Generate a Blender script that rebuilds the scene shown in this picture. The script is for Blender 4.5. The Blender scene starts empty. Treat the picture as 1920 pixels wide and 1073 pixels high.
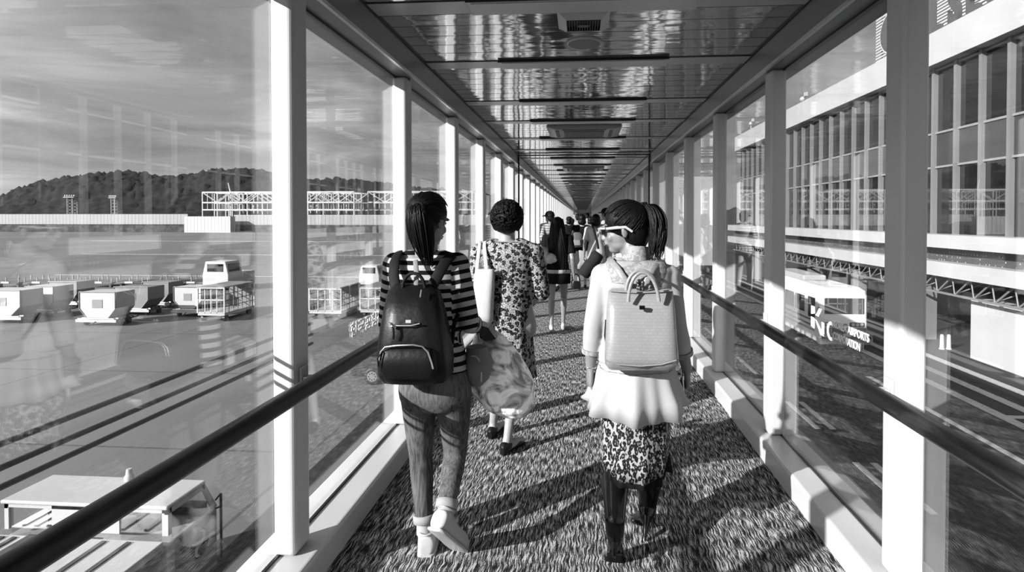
import bpy, math, random
from mathutils import Vector, Matrix, noise
from bpy_extras.object_utils import world_to_camera_view
random.seed(7)
S = bpy.context.scene
COL = S.collection

# ------------------------------------------------------------------ camera, sky, sun, exposure
H = 1.52                      # eye height above the corridor floor
FPX = 1060.0                  # focal length in pixels of the 1920 px frame
YAW = math.atan(80 / FPX); PITCH = math.radians(0.9)
CX, CY = 1012.0, 425.6
cd = bpy.data.cameras.new('camera'); cam = bpy.data.objects.new('camera', cd); COL.objects.link(cam)
cd.sensor_width = 36; cd.lens = 36 * FPX / 1920
cd.shift_x = (960 - CX) / 1920; cd.shift_y = (CY - 536.5) / 1920
cd.clip_start = 0.05; cd.clip_end = 5000
cam.location = (0, 0, H); cam.rotation_euler = (math.pi / 2 - PITCH, 0, YAW)
S.camera = cam

SUN = Vector((1.0, 0.85, -0.53)).normalized()      # direction in which the light travels
sd = bpy.data.lights.new('sun', 'SUN'); sd.energy = 17.0; sd.angle = math.radians(0.6)
sun = bpy.data.objects.new('sun', sd); COL.objects.link(sun)
sun.rotation_euler = SUN.to_track_quat('-Z', 'Y').to_euler()

S.view_settings.view_transform = 'Standard'; S.view_settings.look = 'None'
S.view_settings.exposure = 0.0; S.view_settings.gamma = 1.0
S.view_settings.use_curve_mapping = False

def make_world():
    w = bpy.data.worlds.new('sky'); S.world = w; w.use_nodes = True
    n = w.node_tree.nodes; l = w.node_tree.links; n.clear()
    out = n.new('ShaderNodeOutputWorld'); bg = n.new('ShaderNodeBackground')
    tc = n.new('ShaderNodeTexCoord'); sx = n.new('ShaderNodeSeparateXYZ')
    l.new(tc.outputs['Generated'], sx.inputs[0])
    def M(op, a, b=None, clamp=False):
        m = n.new('ShaderNodeMath'); m.operation = op; m.use_clamp = clamp
        for i, v in enumerate((a, b)):
            if v is None: continue
            if isinstance(v, (int, float)): m.inputs[i].default_value = v
            else: l.new(v, m.inputs[i])
        return m.outputs[0]
    zz = M('ADD', M('MAXIMUM', sx.outputs[2], 0.0), 0.09)
    cx = n.new('ShaderNodeCombineXYZ'); l.new(M('DIVIDE', sx.outputs[0], zz), cx.inputs[0]); l.new(M('DIVIDE', sx.outputs[1], zz), cx.inputs[1])
    n1 = n.new('ShaderNodeTexNoise'); n1.inputs['Scale'].default_value = 0.75; n1.inputs['Detail'].default_value = 8; n1.inputs['Roughness'].default_value = 0.58; n1.inputs['Distortion'].default_value = 0.5
    l.new(cx.outputs[0], n1.inputs['Vector'])
    n2 = n.new('ShaderNodeTexNoise'); n2.inputs['Scale'].default_value = 0.32; n2.inputs['Detail'].default_value = 4; l.new(cx.outputs[0], n2.inputs['Vector'])
    mix = M('ADD', M('MULTIPLY', n1.outputs[0], 0.6), M('MULTIPLY', n2.outputs[0], 0.4))
    r = n.new('ShaderNodeValToRGB'); e = r.color_ramp.elements
    e[0].position = 0.38; e[0].color = (0.30, 0.30, 0.30, 1); e[1].position = 0.62; e[1].color = (0.88, 0.88, 0.88, 1)
    x = r.color_ramp.elements.new(0.5); x.color = (0.50, 0.50, 0.50, 1)
    l.new(mix, r.inputs[0])
    hz = M('SUBTRACT', 1.0, M('MULTIPLY', M('MAXIMUM', sx.outputs[2], 0.0), 9.0), True)
    mm = n.new('ShaderNodeMix'); mm.data_type = 'RGBA'; l.new(M('MULTIPLY', hz, 0.75), mm.inputs['Factor']); l.new(r.outputs[0], mm.inputs['A']); mm.inputs['B'].default_value = (0.74, 0.74, 0.74, 1)
    # sky glow added around the sun, behind-left out of view, to brighten the posts
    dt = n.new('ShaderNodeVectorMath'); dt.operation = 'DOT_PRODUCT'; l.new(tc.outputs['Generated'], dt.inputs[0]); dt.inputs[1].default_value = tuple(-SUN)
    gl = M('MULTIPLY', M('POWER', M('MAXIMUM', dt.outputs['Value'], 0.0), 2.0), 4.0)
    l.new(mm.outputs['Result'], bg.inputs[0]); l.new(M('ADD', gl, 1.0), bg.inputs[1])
    l.new(bg.outputs[0], out.inputs[0])
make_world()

# ------------------------------------------------------------------ pixel + distance down the corridor -> place
_f = Vector((-math.sin(YAW) * math.cos(PITCH), math.cos(YAW) * math.cos(PITCH), -math.sin(PITCH)))
_r = Vector((math.cos(YAW), math.sin(YAW), 0)); _u = _r.cross(_f)
def ray(px, py): return (_f + _r * ((px - CX) / FPX) - _u * ((py - CY) / FPX))
def P(px, py, Y):
    d = ray(px, py); return Vector((0, 0, H)) + d * (Y / d.y)
def PZ(px, py, z):
    d = ray(px, py); return Vector((0, 0, H)) + d * ((z - H) / d.z)
def PX(px, py, X):
    d = ray(px, py); return Vector((0, 0, H)) + d * (X / d.x)

# ------------------------------------------------------------------ materials (all neutral: the picture is black and white)
ALB = 0.38      # every paint, cloth and ground colour is scaled by this one number
class NT:
    def __init__(s, name):
        s.m = bpy.data.materials.new(name); s.m.use_nodes = True
        s.n = s.m.node_tree.nodes; s.l = s.m.node_tree.links
        s.b = s.n['Principled BSDF']; s.out = s.n['Material Output']
    def node(s, t, **kw):
        x = s.n.new(t)
        for k, v in kw.items():
            if hasattr(x, k) and k not in x.inputs: setattr(x, k, v)
            else: s.put(x.inputs[k], v)
        return x
    def put(s, i, v):
        if isinstance(v, bpy.types.NodeSocket): s.l.new(v, i)
        elif isinstance(v, (tuple, list)) and i.type == 'RGBA' and len(v) == 3: i.default_value = (*v, 1)
        else: i.default_value = v
    def math(s, op, a, b=0.0, clamp=False):
        m = s.n.new('ShaderNodeMath'); m.operation = op; m.use_clamp = clamp; s.put(m.inputs[0], a); s.put(m.inputs[1], b); return m.outputs[0]
    def ramp(s, fac, stops, const=False):
        r = s.n.new('ShaderNodeValToRGB'); e = r.color_ramp.elements
        if const: r.color_ramp.interpolation = 'CONSTANT'
        while len(e) < len(stops): e.new(0.5)
        for el, (p, v) in zip(e, stops): el.position = p; el.color = (v, v, v, 1)
        s.put(r.inputs[0], fac); return r.outputs[0]
    def coord(s, kind='Object', scale=(1, 1, 1), rot=(0, 0, 0)):
        tc = s.n.new('ShaderNodeTexCoord'); mp = s.n.new('ShaderNodeMapping'); s.l.new(tc.outputs[kind], mp.inputs[0])
        mp.inputs['Scale'].default_value = scale; mp.inputs['Rotation'].default_value = rot; return mp.outputs[0]
    def noise(s, vec, scale, detail=3, rough=0.5, dist=0.0):
        x = s.n.new('ShaderNodeTexNoise'); s.put(x.inputs['Vector'], vec); x.inputs['Scale'].default_value = scale; x.inputs['Detail'].default_value = detail
        x.inputs['Roughness'].default_value = rough; x.inputs['Distortion'].default_value = dist; return x.outputs[0]
    def voro(s, vec, scale, feature='F1', rnd=1.0):
        x = s.n.new('ShaderNodeTexVoronoi'); x.feature = feature; s.put(x.inputs['Vector'], vec); x.inputs['Scale'].default_value = scale; x.inputs['Randomness'].default_value = rnd; return x
    def bump(s, h, strength=0.3, dist=0.01):
        x = s.n.new('ShaderNodeBump'); s.put(x.inputs['Height'], h); x.inputs['Strength'].default_value = strength; x.inputs['Distance'].default_value = dist
        s.l.new(x.outputs[0], s.b.inputs['Normal'])
    def set(s, **kw):
        names = dict(color='Base Color', rough='Roughness', metal='Metallic', spec='Specular IOR Level', sheen='Sheen Weight', coat='Coat Weight', coat_rough='Coat Roughness', alpha='Alpha', sss='Subsurface Weight', trans='Transmission Weight', ior='IOR')
        for k, v in kw.items():
            if k == 'color':
                if isinstance(v, (int, float)): v = (v, v, v)
                if isinstance(v, bpy.types.NodeSocket) and kw.get('metal', 0) < 0.5:
                    m = s.n.new('ShaderNodeVectorMath'); m.operation = 'SCALE'; s.l.new(v, m.inputs[0]); m.inputs['Scale'].default_value = ALB; v = m.outputs[0]
            s.put(s.b.inputs[names[k]], v)
        return s
M = {}
def plain(name, v, rough=0.5, var=0.12, scale=8.0, bump=0.0, coord='Object', **kw):
    t = NT(name); c = t.coord(coord); nz = t.noise(c, scale, 4)
    t.set(color=t.ramp(nz, [(0.3, v * (1 - var)), (0.7, v * (1 + var))]), rough=rough, **kw)
    if bump: t.bump(t.noise(c, scale * 6, 4), bump, 0.004)
    M[name] = t.m; return t.m

plain('white_paint', 0.37 / ALB, 0.32, 0.03, 3)
plain('sticker_white', 0.80 / ALB, 0.5, 0.02, 3)
plain('grey_paint', 0.42, 0.35, 0.06, 3)
plain('beam_paint', 0.34, 0.3, 0.05, 2)
plain('black_rubber', 0.015, 0.5)
plain('dark_metal', 0.05, 0.35, metal=0.6)
plain('steel', 0.55, 0.28, metal=0.9)
plain('chrome', 0.8, 0.1, 0.02, metal=1.0)
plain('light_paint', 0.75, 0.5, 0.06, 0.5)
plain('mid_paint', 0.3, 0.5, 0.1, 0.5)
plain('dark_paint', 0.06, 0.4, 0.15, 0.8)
plain('sill_dark', 0.02, 0.3)
plain('band_paint', 0.9, 0.3, 0.03, 4)
plain('diffuser', 1.0, 0.35, 0.03, 4)
plain('skin', 0.37, 0.45, 0.05, 10, 0.05, spec=0.4, sss=0.0)
plain('skin_pale', 0.55, 0.45, 0.05, 10, 0.05)
plain('skin_tan', 0.30, 0.45, 0.05, 10, 0.05)
plain('eye_white', 0.8, 0.2, 0.02)
plain('iris_dark', 0.02, 0.1)
plain('lens_black', 0.004, 0.35, 0.1, 5, spec=0.15)
plain('lips', 0.28, 0.4)
plain('nylon_black', 0.012, 0.38, 0.3, 5, 0.5, spec=0.16)
plain('strap_black', 0.010, 0.7, 0.3, 5, spec=0.15)
plain('fabric_black', 0.012, 0.9, 0.3, 12, 0.1, spec=0.08)
plain('fabric_white', 0.66, 0.75, 0.04, 8, 0.15)
plain('fabric_grey', 0.30, 0.8, 0.15, 8, 0.15)
plain('fabric_light', 0.55, 0.8, 0.1, 8, 0.15)
plain('canvas_white', 0.85, 0.7, 0.03, 20, 0.2)
plain('rubber_white', 0.82, 0.35, 0.03, 5)
plain('patent_black', 0.010, 0.15, 0.2, 5, 0.15, spec=0.35)
plain('leather_black', 0.010, 0.3, 0.3, 9, 0.15, spec=0.3)
plain('plastic_white', 0.8, 0.25, 0.03)
plain('suit_grey', 0.12, 0.6)

def wood():
    t = NT('dark_wood'); c = t.coord('Object', (1, 0.12, 1)); nz = t.noise(c, 22, 6, 0.6, 1.5)
    w = t.noise(t.coord('Object', (0.4, 1.1, 0.4)), 3.0, 2)
    t.set(color=t.ramp(t.math('MULTIPLY_ADD' if False else 'ADD', t.math('MULTIPLY', nz, 0.55), t.math('MULTIPLY', w, 0.45)), [(0.36, 0.006), (0.52, 0.022), (0.66, 0.085)]), rough=0.42, spec=0.28); t.bump(nz, 0.25, 0.003)
    M['dark_wood'] = t.m
wood()

def hair(name, v):
    t = NT(name); c = t.coord('Object', (1, 1, 0.12)); nz = t.noise(c, 160, 4, 0.6, 0.6)
    t.set(color=t.ramp(nz, [(0.3, v * 0.5), (0.7, v * 1.8)]), rough=0.42, spec=0.12); t.bump(nz, 0.7, 0.004); M[name] = t.m
hair('hair_black', 0.006); hair('hair_dark', 0.007)

def glass():
    t = NT('window_glass'); tr = t.n.new('ShaderNodeBsdfTransparent'); gl = t.n.new('ShaderNodeBsdfGlossy'); mx = t.n.new('ShaderNodeMixShader')
    tr.inputs[0].default_value = (0.93, 0.93, 0.93, 1); gl.inputs['Roughness'].default_value = 0.0; gl.inputs[0].default_value = (0.95, 0.95, 0.95, 1)
    lw = t.n.new('ShaderNodeLayerWeight'); lw.inputs[0].default_value = 0.5      # facing = 1 - |cos|, the same on both sides of the pane
    p5 = t.math('POWER', lw.outputs['Facing'], 4.0); fac = t.math('ADD', 0.085, t.math('MULTIPLY', p5, 0.8), True)
    t.l.new(fac, mx.inputs[0]); t.l.new(tr.outputs[0], mx.inputs[1]); t.l.new(gl.outputs[0], mx.inputs[2]); t.l.new(mx.outputs[0], t.out.inputs[0])
    t.n.remove(t.b); M['window_glass'] = t.m
glass()
def dark_glass():
    t = NT('dark_glass'); nz = t.noise(t.coord('Object', (0.3, 0.3, 1)), 2, 3)
    t.set(color=t.ramp(nz, [(0.3, 0.006), (0.7, 0.02)]), rough=0.04, spec=0.9); M['dark_glass'] = t.m
dark_glass()

def carpet():
    t = NT('carpet'); tc = t.n.new('ShaderNodeTexCoord'); sx = t.n.new('ShaderNodeSeparateXYZ'); t.l.new(tc.outputs['Object'], sx.inputs[0])
    X, Y = sx.outputs[0], sx.outputs[1]
    zig = t.math('MULTIPLY', t.math('PINGPONG', Y, 0.045), 0.11)
    wob = t.math('MULTIPLY', t.math('SUBTRACT', t.noise(t.coord('Object', (1, 1, 1)), 18, 2), 0.5), 0.013)
    xx = t.math('ADD', t.math('ADD', X, zig), wob)
    cb = t.n.new('ShaderNodeCombineXYZ'); t.l.new(t.math('MULTIPLY', xx, 150.0), cb.inputs[0]); t.l.new(t.math('MULTIPLY', Y, 11.0), cb.inputs[1])
    nz = t.noise(cb.outputs[0], 1.0, 3, 0.6)
    fine = t.noise(t.coord('Object', (1, 0.25, 1)), 420, 2)
    v = t.math('ADD', t.math('MULTIPLY', nz, 0.78), t.math('MULTIPLY', fine, 0.22))
    t.set(color=t.ramp(v, [(0.42, 0.02), (0.49, 0.10), (0.53, 0.45), (0.60, 1.1)]), rough=0.95, spec=0.1); t.bump(v, 0.4, 0.004)
    M['carpet'] = t.m
carpet()

def ceiling_mat():
    t = NT('ceiling_panel'); tc = t.n.new('ShaderNodeTexCoord'); sx = t.n.new('ShaderNodeSeparateXYZ'); t.l.new(tc.outputs['Object'], sx.inputs[0])
    w = t.noise(t.coord('Object', (1.0, 3.2, 1)), 2.4, 2, 0.4)
    # each plank of the ceiling (0.18 m) tilts and dishes a little, as thin polished sheet does
    pl = t.math('PINGPONG', sx.outputs[1], 0.09)
    h = t.math('ADD', t.math('MULTIPLY', w, 0.0045), t.math('MULTIPLY', pl, 0.003))
    x = t.n.new('ShaderNodeBump'); t.put(x.inputs['Height'], h); x.inputs['Strength'].default_value = 1.0; x.inputs['Distance'].default_value = 1.0
    t.l.new(x.outputs[0], t.b.inputs['Normal'])
    t.set(color=0.50, rough=0.07, metal=0.85, spec=0.8); M['ceiling_panel'] = t.m
ceiling_mat()

def ground(name, lo, hi, joint=0.0, scale=1.0):
    t = NT(name); c = t.coord('Object'); a = t.noise(c, 0.05 * scale, 5, 0.6); b = t.noise(t.coord('Object', (1, 0.15, 1)), 0.5, 4); g = t.noise(c, 30, 2)
    v = t.math('ADD', t.math('ADD', t.math('MULTIPLY', a, 0.5), t.math('MULTIPLY', b, 0.3)), t.math('MULTIPLY', g, 0.2))
    col = t.ramp(v, [(0.36, lo), (0.64, hi)])
    if joint:
        br = t.n.new('ShaderNodeTexBrick'); t.l.new(c, br.inputs['Vector']); br.offset = 0; br.inputs['Scale'].default_value = 1.0
        br.inputs['Brick Width'].default_value = joint; br.inputs['Row Height'].default_value = joint; br.inputs['Mortar Size'].default_value = 0.05
        br.inputs['Color1'].default_value = (1, 1, 1, 1); br.inputs['Color2'].default_value = (0.93, 0.93, 0.93, 1); br.inputs['Mortar'].default_value = (0.55, 0.55, 0.55, 1)
        mx = t.n.new('ShaderNodeMix'); mx.data_type = 'RGBA'; mx.blend_type = 'MULTIPLY'; mx.inputs['Factor'].default_value = 1
        t.l.new(col, mx.inputs['A']); t.l.new(br.outputs[0], mx.inputs['B']); col = mx.outputs['Result']
    t.set(color=col, rough=0.85, spec=0.2); t.bump(g, 0.3, 0.01); M[name] = t.m
ground('apron_concrete', 0.17, 0.34, 7.5); ground('asphalt', 0.035, 0.085)

def pattern(name, kind):
    t = NT(name); c = t.coord('Object')
    if kind == 'floral':
        v = t.voro(c, 36).outputs['Distance']; d = t.noise(c, 60, 2, 0.5, 0.8); e = t.voro(c, 75, 'DISTANCE_TO_EDGE').outputs['Distance']
        k = t.math('ADD', t.math('MULTIPLY', v, 0.9), t.math('MULTIPLY', d, 0.75))
        base = t.ramp(k, [(0.0, 0.03), (0.56, 0.14), (0.62, 0.02), (0.80, 0.012), (0.82, 0.75)])
        base2 = t.ramp(t.math('MULTIPLY', e, t.math('ADD', 0.4, d)), [(0.0, 0.02), (0.055, 0.02), (0.075, 1.0)])
        mx = t.n.new('ShaderNodeMix'); mx.data_type = 'RGBA'; mx.blend_type = 'MULTIPLY'; mx.inputs['Factor'].default_value = 0.9
        t.l.new(base, mx.inputs['A']); t.l.new(base2, mx.inputs['B']); col = mx.outputs['Result']
    elif kind == 'leopard':
        c = t.coord('Object', (1, 1, 0.62)); v = t.voro(c, 72).outputs['Distance']; d = t.noise(c, 85, 2, 0.5, 0.6)
        k = t.math('ADD', v, t.math('MULTIPLY', t.math('SUBTRACT', d, 0.5), 0.9))
        col = t.ramp(k, [(0.0, 0.2), (0.18, 0.25), (0.24, 0.012), (0.56, 0.012), (0.62, 0.55)])
    elif kind == 'denim':
        a = t.noise(t.coord('Object', (1, 1, 0.08)), 120, 3); b = t.noise(c, 7, 3); g = t.noise(c, 400, 1)
        k = t.math('ADD', t.math('ADD', t.math('MULTIPLY', a, 0.45), t.math('MULTIPLY', b, 0.4)), t.math('MULTIPLY', g, 0.15))
        col = t.ramp(k, [(0.38, 0.06), (0.6, 0.26)]); t.bump(a, 0.3, 0.002)
    elif kind == 'lace':
        v = t.noise(c, 45, 3, 0.5, 1.2); col = t.ramp(v, [(0.42, 0.40), (0.55, 0.62)]); t.bump(v, 0.4, 0.003)
    elif kind == 'croc':
        br = t.n.new('ShaderNodeTexBrick'); t.l.new(t.coord('Object', (1, 1, 1), (math.pi / 2, 0, 0)), br.inputs['Vector']); br.inputs['Scale'].default_value = 1
        br.inputs['Brick Width'].default_value = 0.022; br.inputs['Row Height'].default_value = 0.013; br.inputs['Mortar Size'].default_value = 0.0008; br.inputs['Mortar Smooth'].default_value = 0.4
        br.inputs['Color1'].default_value = (0.52, 0.52, 0.52, 1); br.inputs['Color2'].default_value = (0.48, 0.48, 0.48, 1); br.inputs['Mortar'].default_value = (0.38, 0.38, 0.38, 1)
        col = br.outputs[0]; t.bump(br.outputs['Fac'], -0.25, 0.002)
    elif kind == 'foil':
        a = t.noise(c, 7, 4, 0.5, 2.5); col = t.ramp(a, [(0.36, 0.5), (0.44, 1.4), (0.54, 2.6), (0.7, 2.2)]); t.bump(t.noise(c, 16, 4, 0.55, 1.5), 0.6, 0.012)
    elif kind == 'dots':
        v = t.voro(c, 5.2, 'F1', 0.15).outputs['Distance']; col = t.ramp(v, [(0.2, 0.75), (0.26, 0.12)])
    elif kind == 'panels':
        br = t.n.new('ShaderNodeTexBrick'); t.l.new(t.coord('Object', (1, 1, 1), (0, math.pi / 2, 0)), br.inputs['Vector']); col = (0.5,) * 3
    rough = {'foil': 0.22, 'croc': 0.3, 'denim': 0.9}.get(kind, 0.8)
    t.set(color=col, rough=rough, spec=0.5 if kind in ('foil', 'croc') else 0.12); M[name] = t.m; return t
pattern('floral', 'floral'); pattern('leopard', 'leopard'); pattern('denim', 'denim'); pattern('lace', 'lace'); pattern('croc_leather', 'croc'); pattern('foil', 'foil'); pattern('dots', 'dots')
M['croc_leather'].node_tree.nodes['Principled BSDF'].inputs['Coat Weight'].default_value = 0.5
def stripes(name, period, duty, dark=0.012, light=0.75, offset=0.0):
    t = NT(name); at = t.n.new('ShaderNodeAttribute'); at.attribute_name = 'along'
    m = t.math('FRACT', t.math('ADD', t.math('DIVIDE', at.outputs['Fac'], period), 10.0 + offset))
    t.set(color=t.ramp(m, [(0.0, dark), (duty, light)], True), rough=0.9, spec=0.1); t.bump(t.noise(t.coord('Object'), 60, 3), 0.15, 0.003); M[name] = t.m
stripes('stripe_knit', 0.041, 0.46); stripes('thin_stripe', 0.05, 0.3, 0.2)
def ribbed(name, lo, hi, period, axis=0):
    t = NT(name); tc = t.n.new('ShaderNodeTexCoord'); sx = t.n.new('ShaderNodeSeparateXYZ'); t.l.new(tc.outputs['Object'], sx.inputs[0])
    m = t.math('FRACT', t.math('ADD', t.math('DIVIDE', sx.outputs[axis], period), 1000.0))
    t.set(color=t.ramp(m, [(0.0, lo), (0.1, hi)], True), rough=0.7); M[name] = t.m
ribbed('fence_panels', 0.22, 0.50, 1.7); ribbed('white_ribs', 0.3, 0.85, 1.6); ribbed('hall_ribs', 0.45, 0.8, 0.8, 1)
def foliage():
    t = NT('hill_trees'); c = t.coord('Object'); a = t.noise(c, 0.12, 5, 0.7); t.set(color=t.ramp(a, [(0.35, 0.008), (0.65, 0.045)]), rough=0.95, spec=0.1); M['hill_trees'] = t.m
foliage()

# ------------------------------------------------------------------ mesh collector
WORLD_LOC = {}
def wloc(o):
    v = Vector((0, 0, 0))
    while o is not None: v += o.location; o = o.parent
    return v
class MB:
    def __init__(s): s.v = []; s.f = []; s.sm = []; s.al = {}
    def add(s, vs, fs, smooth=False, along=None):
        o = len(s.v); s.v.extend(Vector(v) for v in vs); s.f.extend([tuple(i + o for i in f) for f in fs]); s.sm.extend([smooth] * len(fs))
        if along:
            for i, a in enumerate(along): s.al[o + i] = a
        return s
    def box(s, a, b):
        x0, x1 = sorted((a[0], b[0])); y0, y1 = sorted((a[1], b[1])); z0, z1 = sorted((a[2], b[2]))
        return s.add([(x0, y0, z0), (x1, y0, z0), (x1, y1, z0), (x0, y1, z0), (x0, y0, z1), (x1, y0, z1), (x1, y1, z1), (x0, y1, z1)],
                     [(0, 3, 2, 1), (4, 5, 6, 7), (0, 1, 5, 4), (1, 2, 6, 5), (2, 3, 7, 6), (3, 0, 4, 7)])
    def obox(s, c, ax, ay, az):
        c, ax, ay, az = map(Vector, (c, ax, ay, az)); vs = [c + ax * i + ay * j + az * k for k in (-1, 1) for j in (-1, 1) for i in (-1, 1)]
        return s.add(vs, [(0, 2, 3, 1), (4, 5, 7, 6), (0, 1, 5, 4), (1, 3, 7, 5), (3, 2, 6, 7), (2, 0, 4, 6)])
    def prism(s, poly, ext):           # poly: 3D points in a plane, ext: extrusion vector
        n = len(poly); ext = Vector(ext); vs = [Vector(p) for p in poly] + [Vector(p) + ext for p in poly]
        return s.add(vs, [tuple(range(n))[::-1], tuple(range(n, 2 * n))] + [(i, (i + 1) % n, n + (i + 1) % n, n + i) for i in range(n)])
    def tube(s, p, q, r, r2=None, seg=12, smooth=True, caps=True, r_y=None):
        p, q = Vector(p), Vector(q); r2 = r if r2 is None else r2; d = (q - p).normalized()
        a = d.orthogonal().normalized(); b = d.cross(a)
        vs = []
        for c, rr in ((p, r), (q, r2)):
            for i in range(seg):
                t = 2 * math.pi * i / seg; vs.append(c + a * math.cos(t) * rr + b * math.sin(t) * rr)
        s.add(vs, [(i, (i + 1) % seg, seg + (i + 1) % seg, seg + i) for i in range(seg)], smooth)
        if caps: s.add(vs, [tuple(range(seg))[::-1], tuple(range(seg, 2 * seg))])
        return s
    def ell(s, c, rx, ry, rz, rot=None, seg=16, rings=10, fn=None):
        c = Vector(c); vs = []; R = rot or Matrix.Identity(3)
        for j in range(rings + 1):
            ph = math.pi * j / rings
            for i in range(seg):
                t = 2 * math.pi * i / seg; n = Vector((math.sin(ph) * math.cos(t), math.sin(ph) * math.sin(t), math.cos(ph)))
                k = fn(n) if fn else 1.0
                vs.append(c + R @ Vector((n.x * rx * k, n.y * ry * k, n.z * rz * k)))
        fs = [(j * seg + i, (j + 1) * seg + i, (j + 1) * seg + (i + 1) % seg, j * seg + (i + 1) % seg) for j in range(rings) for i in range(seg)]
        return s.add(vs, fs, True)
    def path(s, pts, rads, seg=10, flat=None, caps=True, along0=None):   # swept tube; flat=(dir, factor) squashes along dir
        pts = [Vector(p) for p in pts]; n = len(pts)
        if isinstance(rads, (int, float)): rads = [rads] * n
        vs = []; al = []; dist = 0.0; prev = None
        for k in range(n):
            d = (pts[min(k + 1, n - 1)] - pts[max(k - 1, 0)])
            d = d.normalized() if d.length > 1e-9 else Vector((0, 0, 1))
            a = (prev - d * prev.dot(d)).normalized() if prev is not None and (prev - d * prev.dot(d)).length > 1e-4 else d.orthogonal().normalized()
            if flat and prev is None:
                fd = Vector(flat[0]); t = fd - d * fd.dot(d)
                if t.length > 1e-4: a = t.normalized()
            prev = a; b = d.cross(a)
            if k: dist += (pts[k] - pts[k - 1]).length
            for i in range(seg):
                t = 2 * math.pi * i / seg; vs.append(pts[k] + a * math.cos(t) * rads[k] * (flat[1] if flat else 1) + b * math.sin(t) * rads[k]); al.append((along0 or 0) + dist)
        fs = [(k * seg + i, k * seg + (i + 1) % seg, (k + 1) * seg + (i + 1) % seg, (k + 1) * seg + i) for k in range(n - 1) for i in range(seg)]
        s.add(vs, fs, True, al)
        if caps: s.add([vs[i] for i in range(seg)], [tuple(range(seg))[::-1]], False, al[:seg]); s.add(vs[-seg:], [tuple(range(seg))], False, al[-seg:])
        return s
    def limb(s, pts, rads, seg=14):    # tapered limb with rounded ends
        s.path(pts, rads, seg); s.ell(pts[0], rads[0], rads[0], rads[0], None, seg, 8); s.ell(pts[-1], rads[-1], rads[-1], rads[-1], None, seg, 8); return s
    def loft(s, rings, seg=24, power=2.0, caps=True, fold=None):  # rings: (centre, half-width vec, half-depth vec)
        vs = []; n = len(rings)
        for k, (c, a, b) in enumerate(rings):
            c, a, b = Vector(c), Vector(a), Vector(b)
            for i in range(seg):
                t = 2 * math.pi * i / seg; ct, st = math.cos(t), math.sin(t)
                x = math.copysign(abs(ct) ** (2 / power), ct); y = math.copysign(abs(st) ** (2 / power), st)
                w = 1.0 + (fold(t, k / (n - 1)) if fold else 0.0)
                vs.append(c + a * x * w + b * y * w)
        fs = [(k * seg + i, k * seg + (i + 1) % seg, (k + 1) * seg + (i + 1) % seg, (k + 1) * seg + i) for k in range(n - 1) for i in range(seg)]
        s.add(vs, fs, True)
        if caps: s.add(vs[:seg], [tuple(range(seg))[::-1]], True); s.add(vs[-seg:], [tuple(range(seg))], True)
        return s
    def mesh(s, name, off=Vector((0, 0, 0))):
        me = bpy.data.meshes.new(name); me.from_pydata([tuple(v - off) for v in s.v], [], s.f)
        me.polygons.foreach_set('use_smooth', s.sm)
        if s.al:
            at = me.attributes.new('along', 'FLOAT', 'POINT')
            for i, a in s.al.items(): at.data[i].value = a
        me.update(); return me
    def build(s, name, mat, parent=None, bevel=0.0, bseg=2, **props):
        off = wloc(parent) if parent else Vector((0, 0, 0)); loc = Vector((0, 0, 0))
        o = bpy.data.objects.new(name, s.mesh(name, off)); COL.objects.link(o)
        if parent: o.parent = parent
        if mat: o.data.materials.append(M[mat] if isinstance(mat, str) else mat)
        if bevel:
            b = o.modifiers.new('bevel', 'BEVEL'); b.width = bevel; b.segments = bseg; b.limit_method = 'ANGLE'; b.angle_limit = math.radians(35)
        for k, v in props.items(): o[k] = v
        return o
def fuse(mb, voxel, smooth=4, factor=0.5):
    """one continuous skin around overlapping closed shapes; returns a new MB"""
    me = mb.mesh('t'); o = bpy.data.objects.new('t', me); COL.objects.link(o)
    r = o.modifiers.new('r', 'REMESH'); r.mode = 'VOXEL'; r.voxel_size = voxel
    if smooth: sm = o.modifiers.new('s', 'SMOOTH'); sm.iterations = smooth; sm.factor = factor
    dg = bpy.context.evaluated_depsgraph_get(); ev = o.evaluated_get(dg).to_mesh()
    out = MB(); out.add([v.co.copy() for v in ev.vertices], [tuple(p.vertices) for p in ev.polygons], True)
    o.evaluated_get(dg).to_mesh_clear(); bpy.data.objects.remove(o); bpy.data.meshes.remove(me)
    return out
def empty(name, loc, label=None, cat=None, group=None):
    o = bpy.data.objects.new(name, None); COL.objects.link(o); o.location = loc; o.empty_display_size = 0.1
    if label: o['label'] = label
    if cat: o['category'] = cat
    if group: o['group'] = group
    return o
def tag(o, label, cat, group=None):
    o['label'] = label; o['category'] = cat
    if group: o['group'] = group
    return o
def struct(o): o['kind'] = 'structure'; return o
def dup(root, loc, label=None, group=None):
    r = root.copy(); COL.objects.link(r); r.location = loc
    if label: r['label'] = label
    if group: r['group'] = group
    for ch in list(root.children):
        c = ch.copy(); COL.objects.link(c); c.parent = r
        for g in list(ch.children): d = g.copy(); COL.objects.link(d); d.parent = c
    return r
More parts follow.
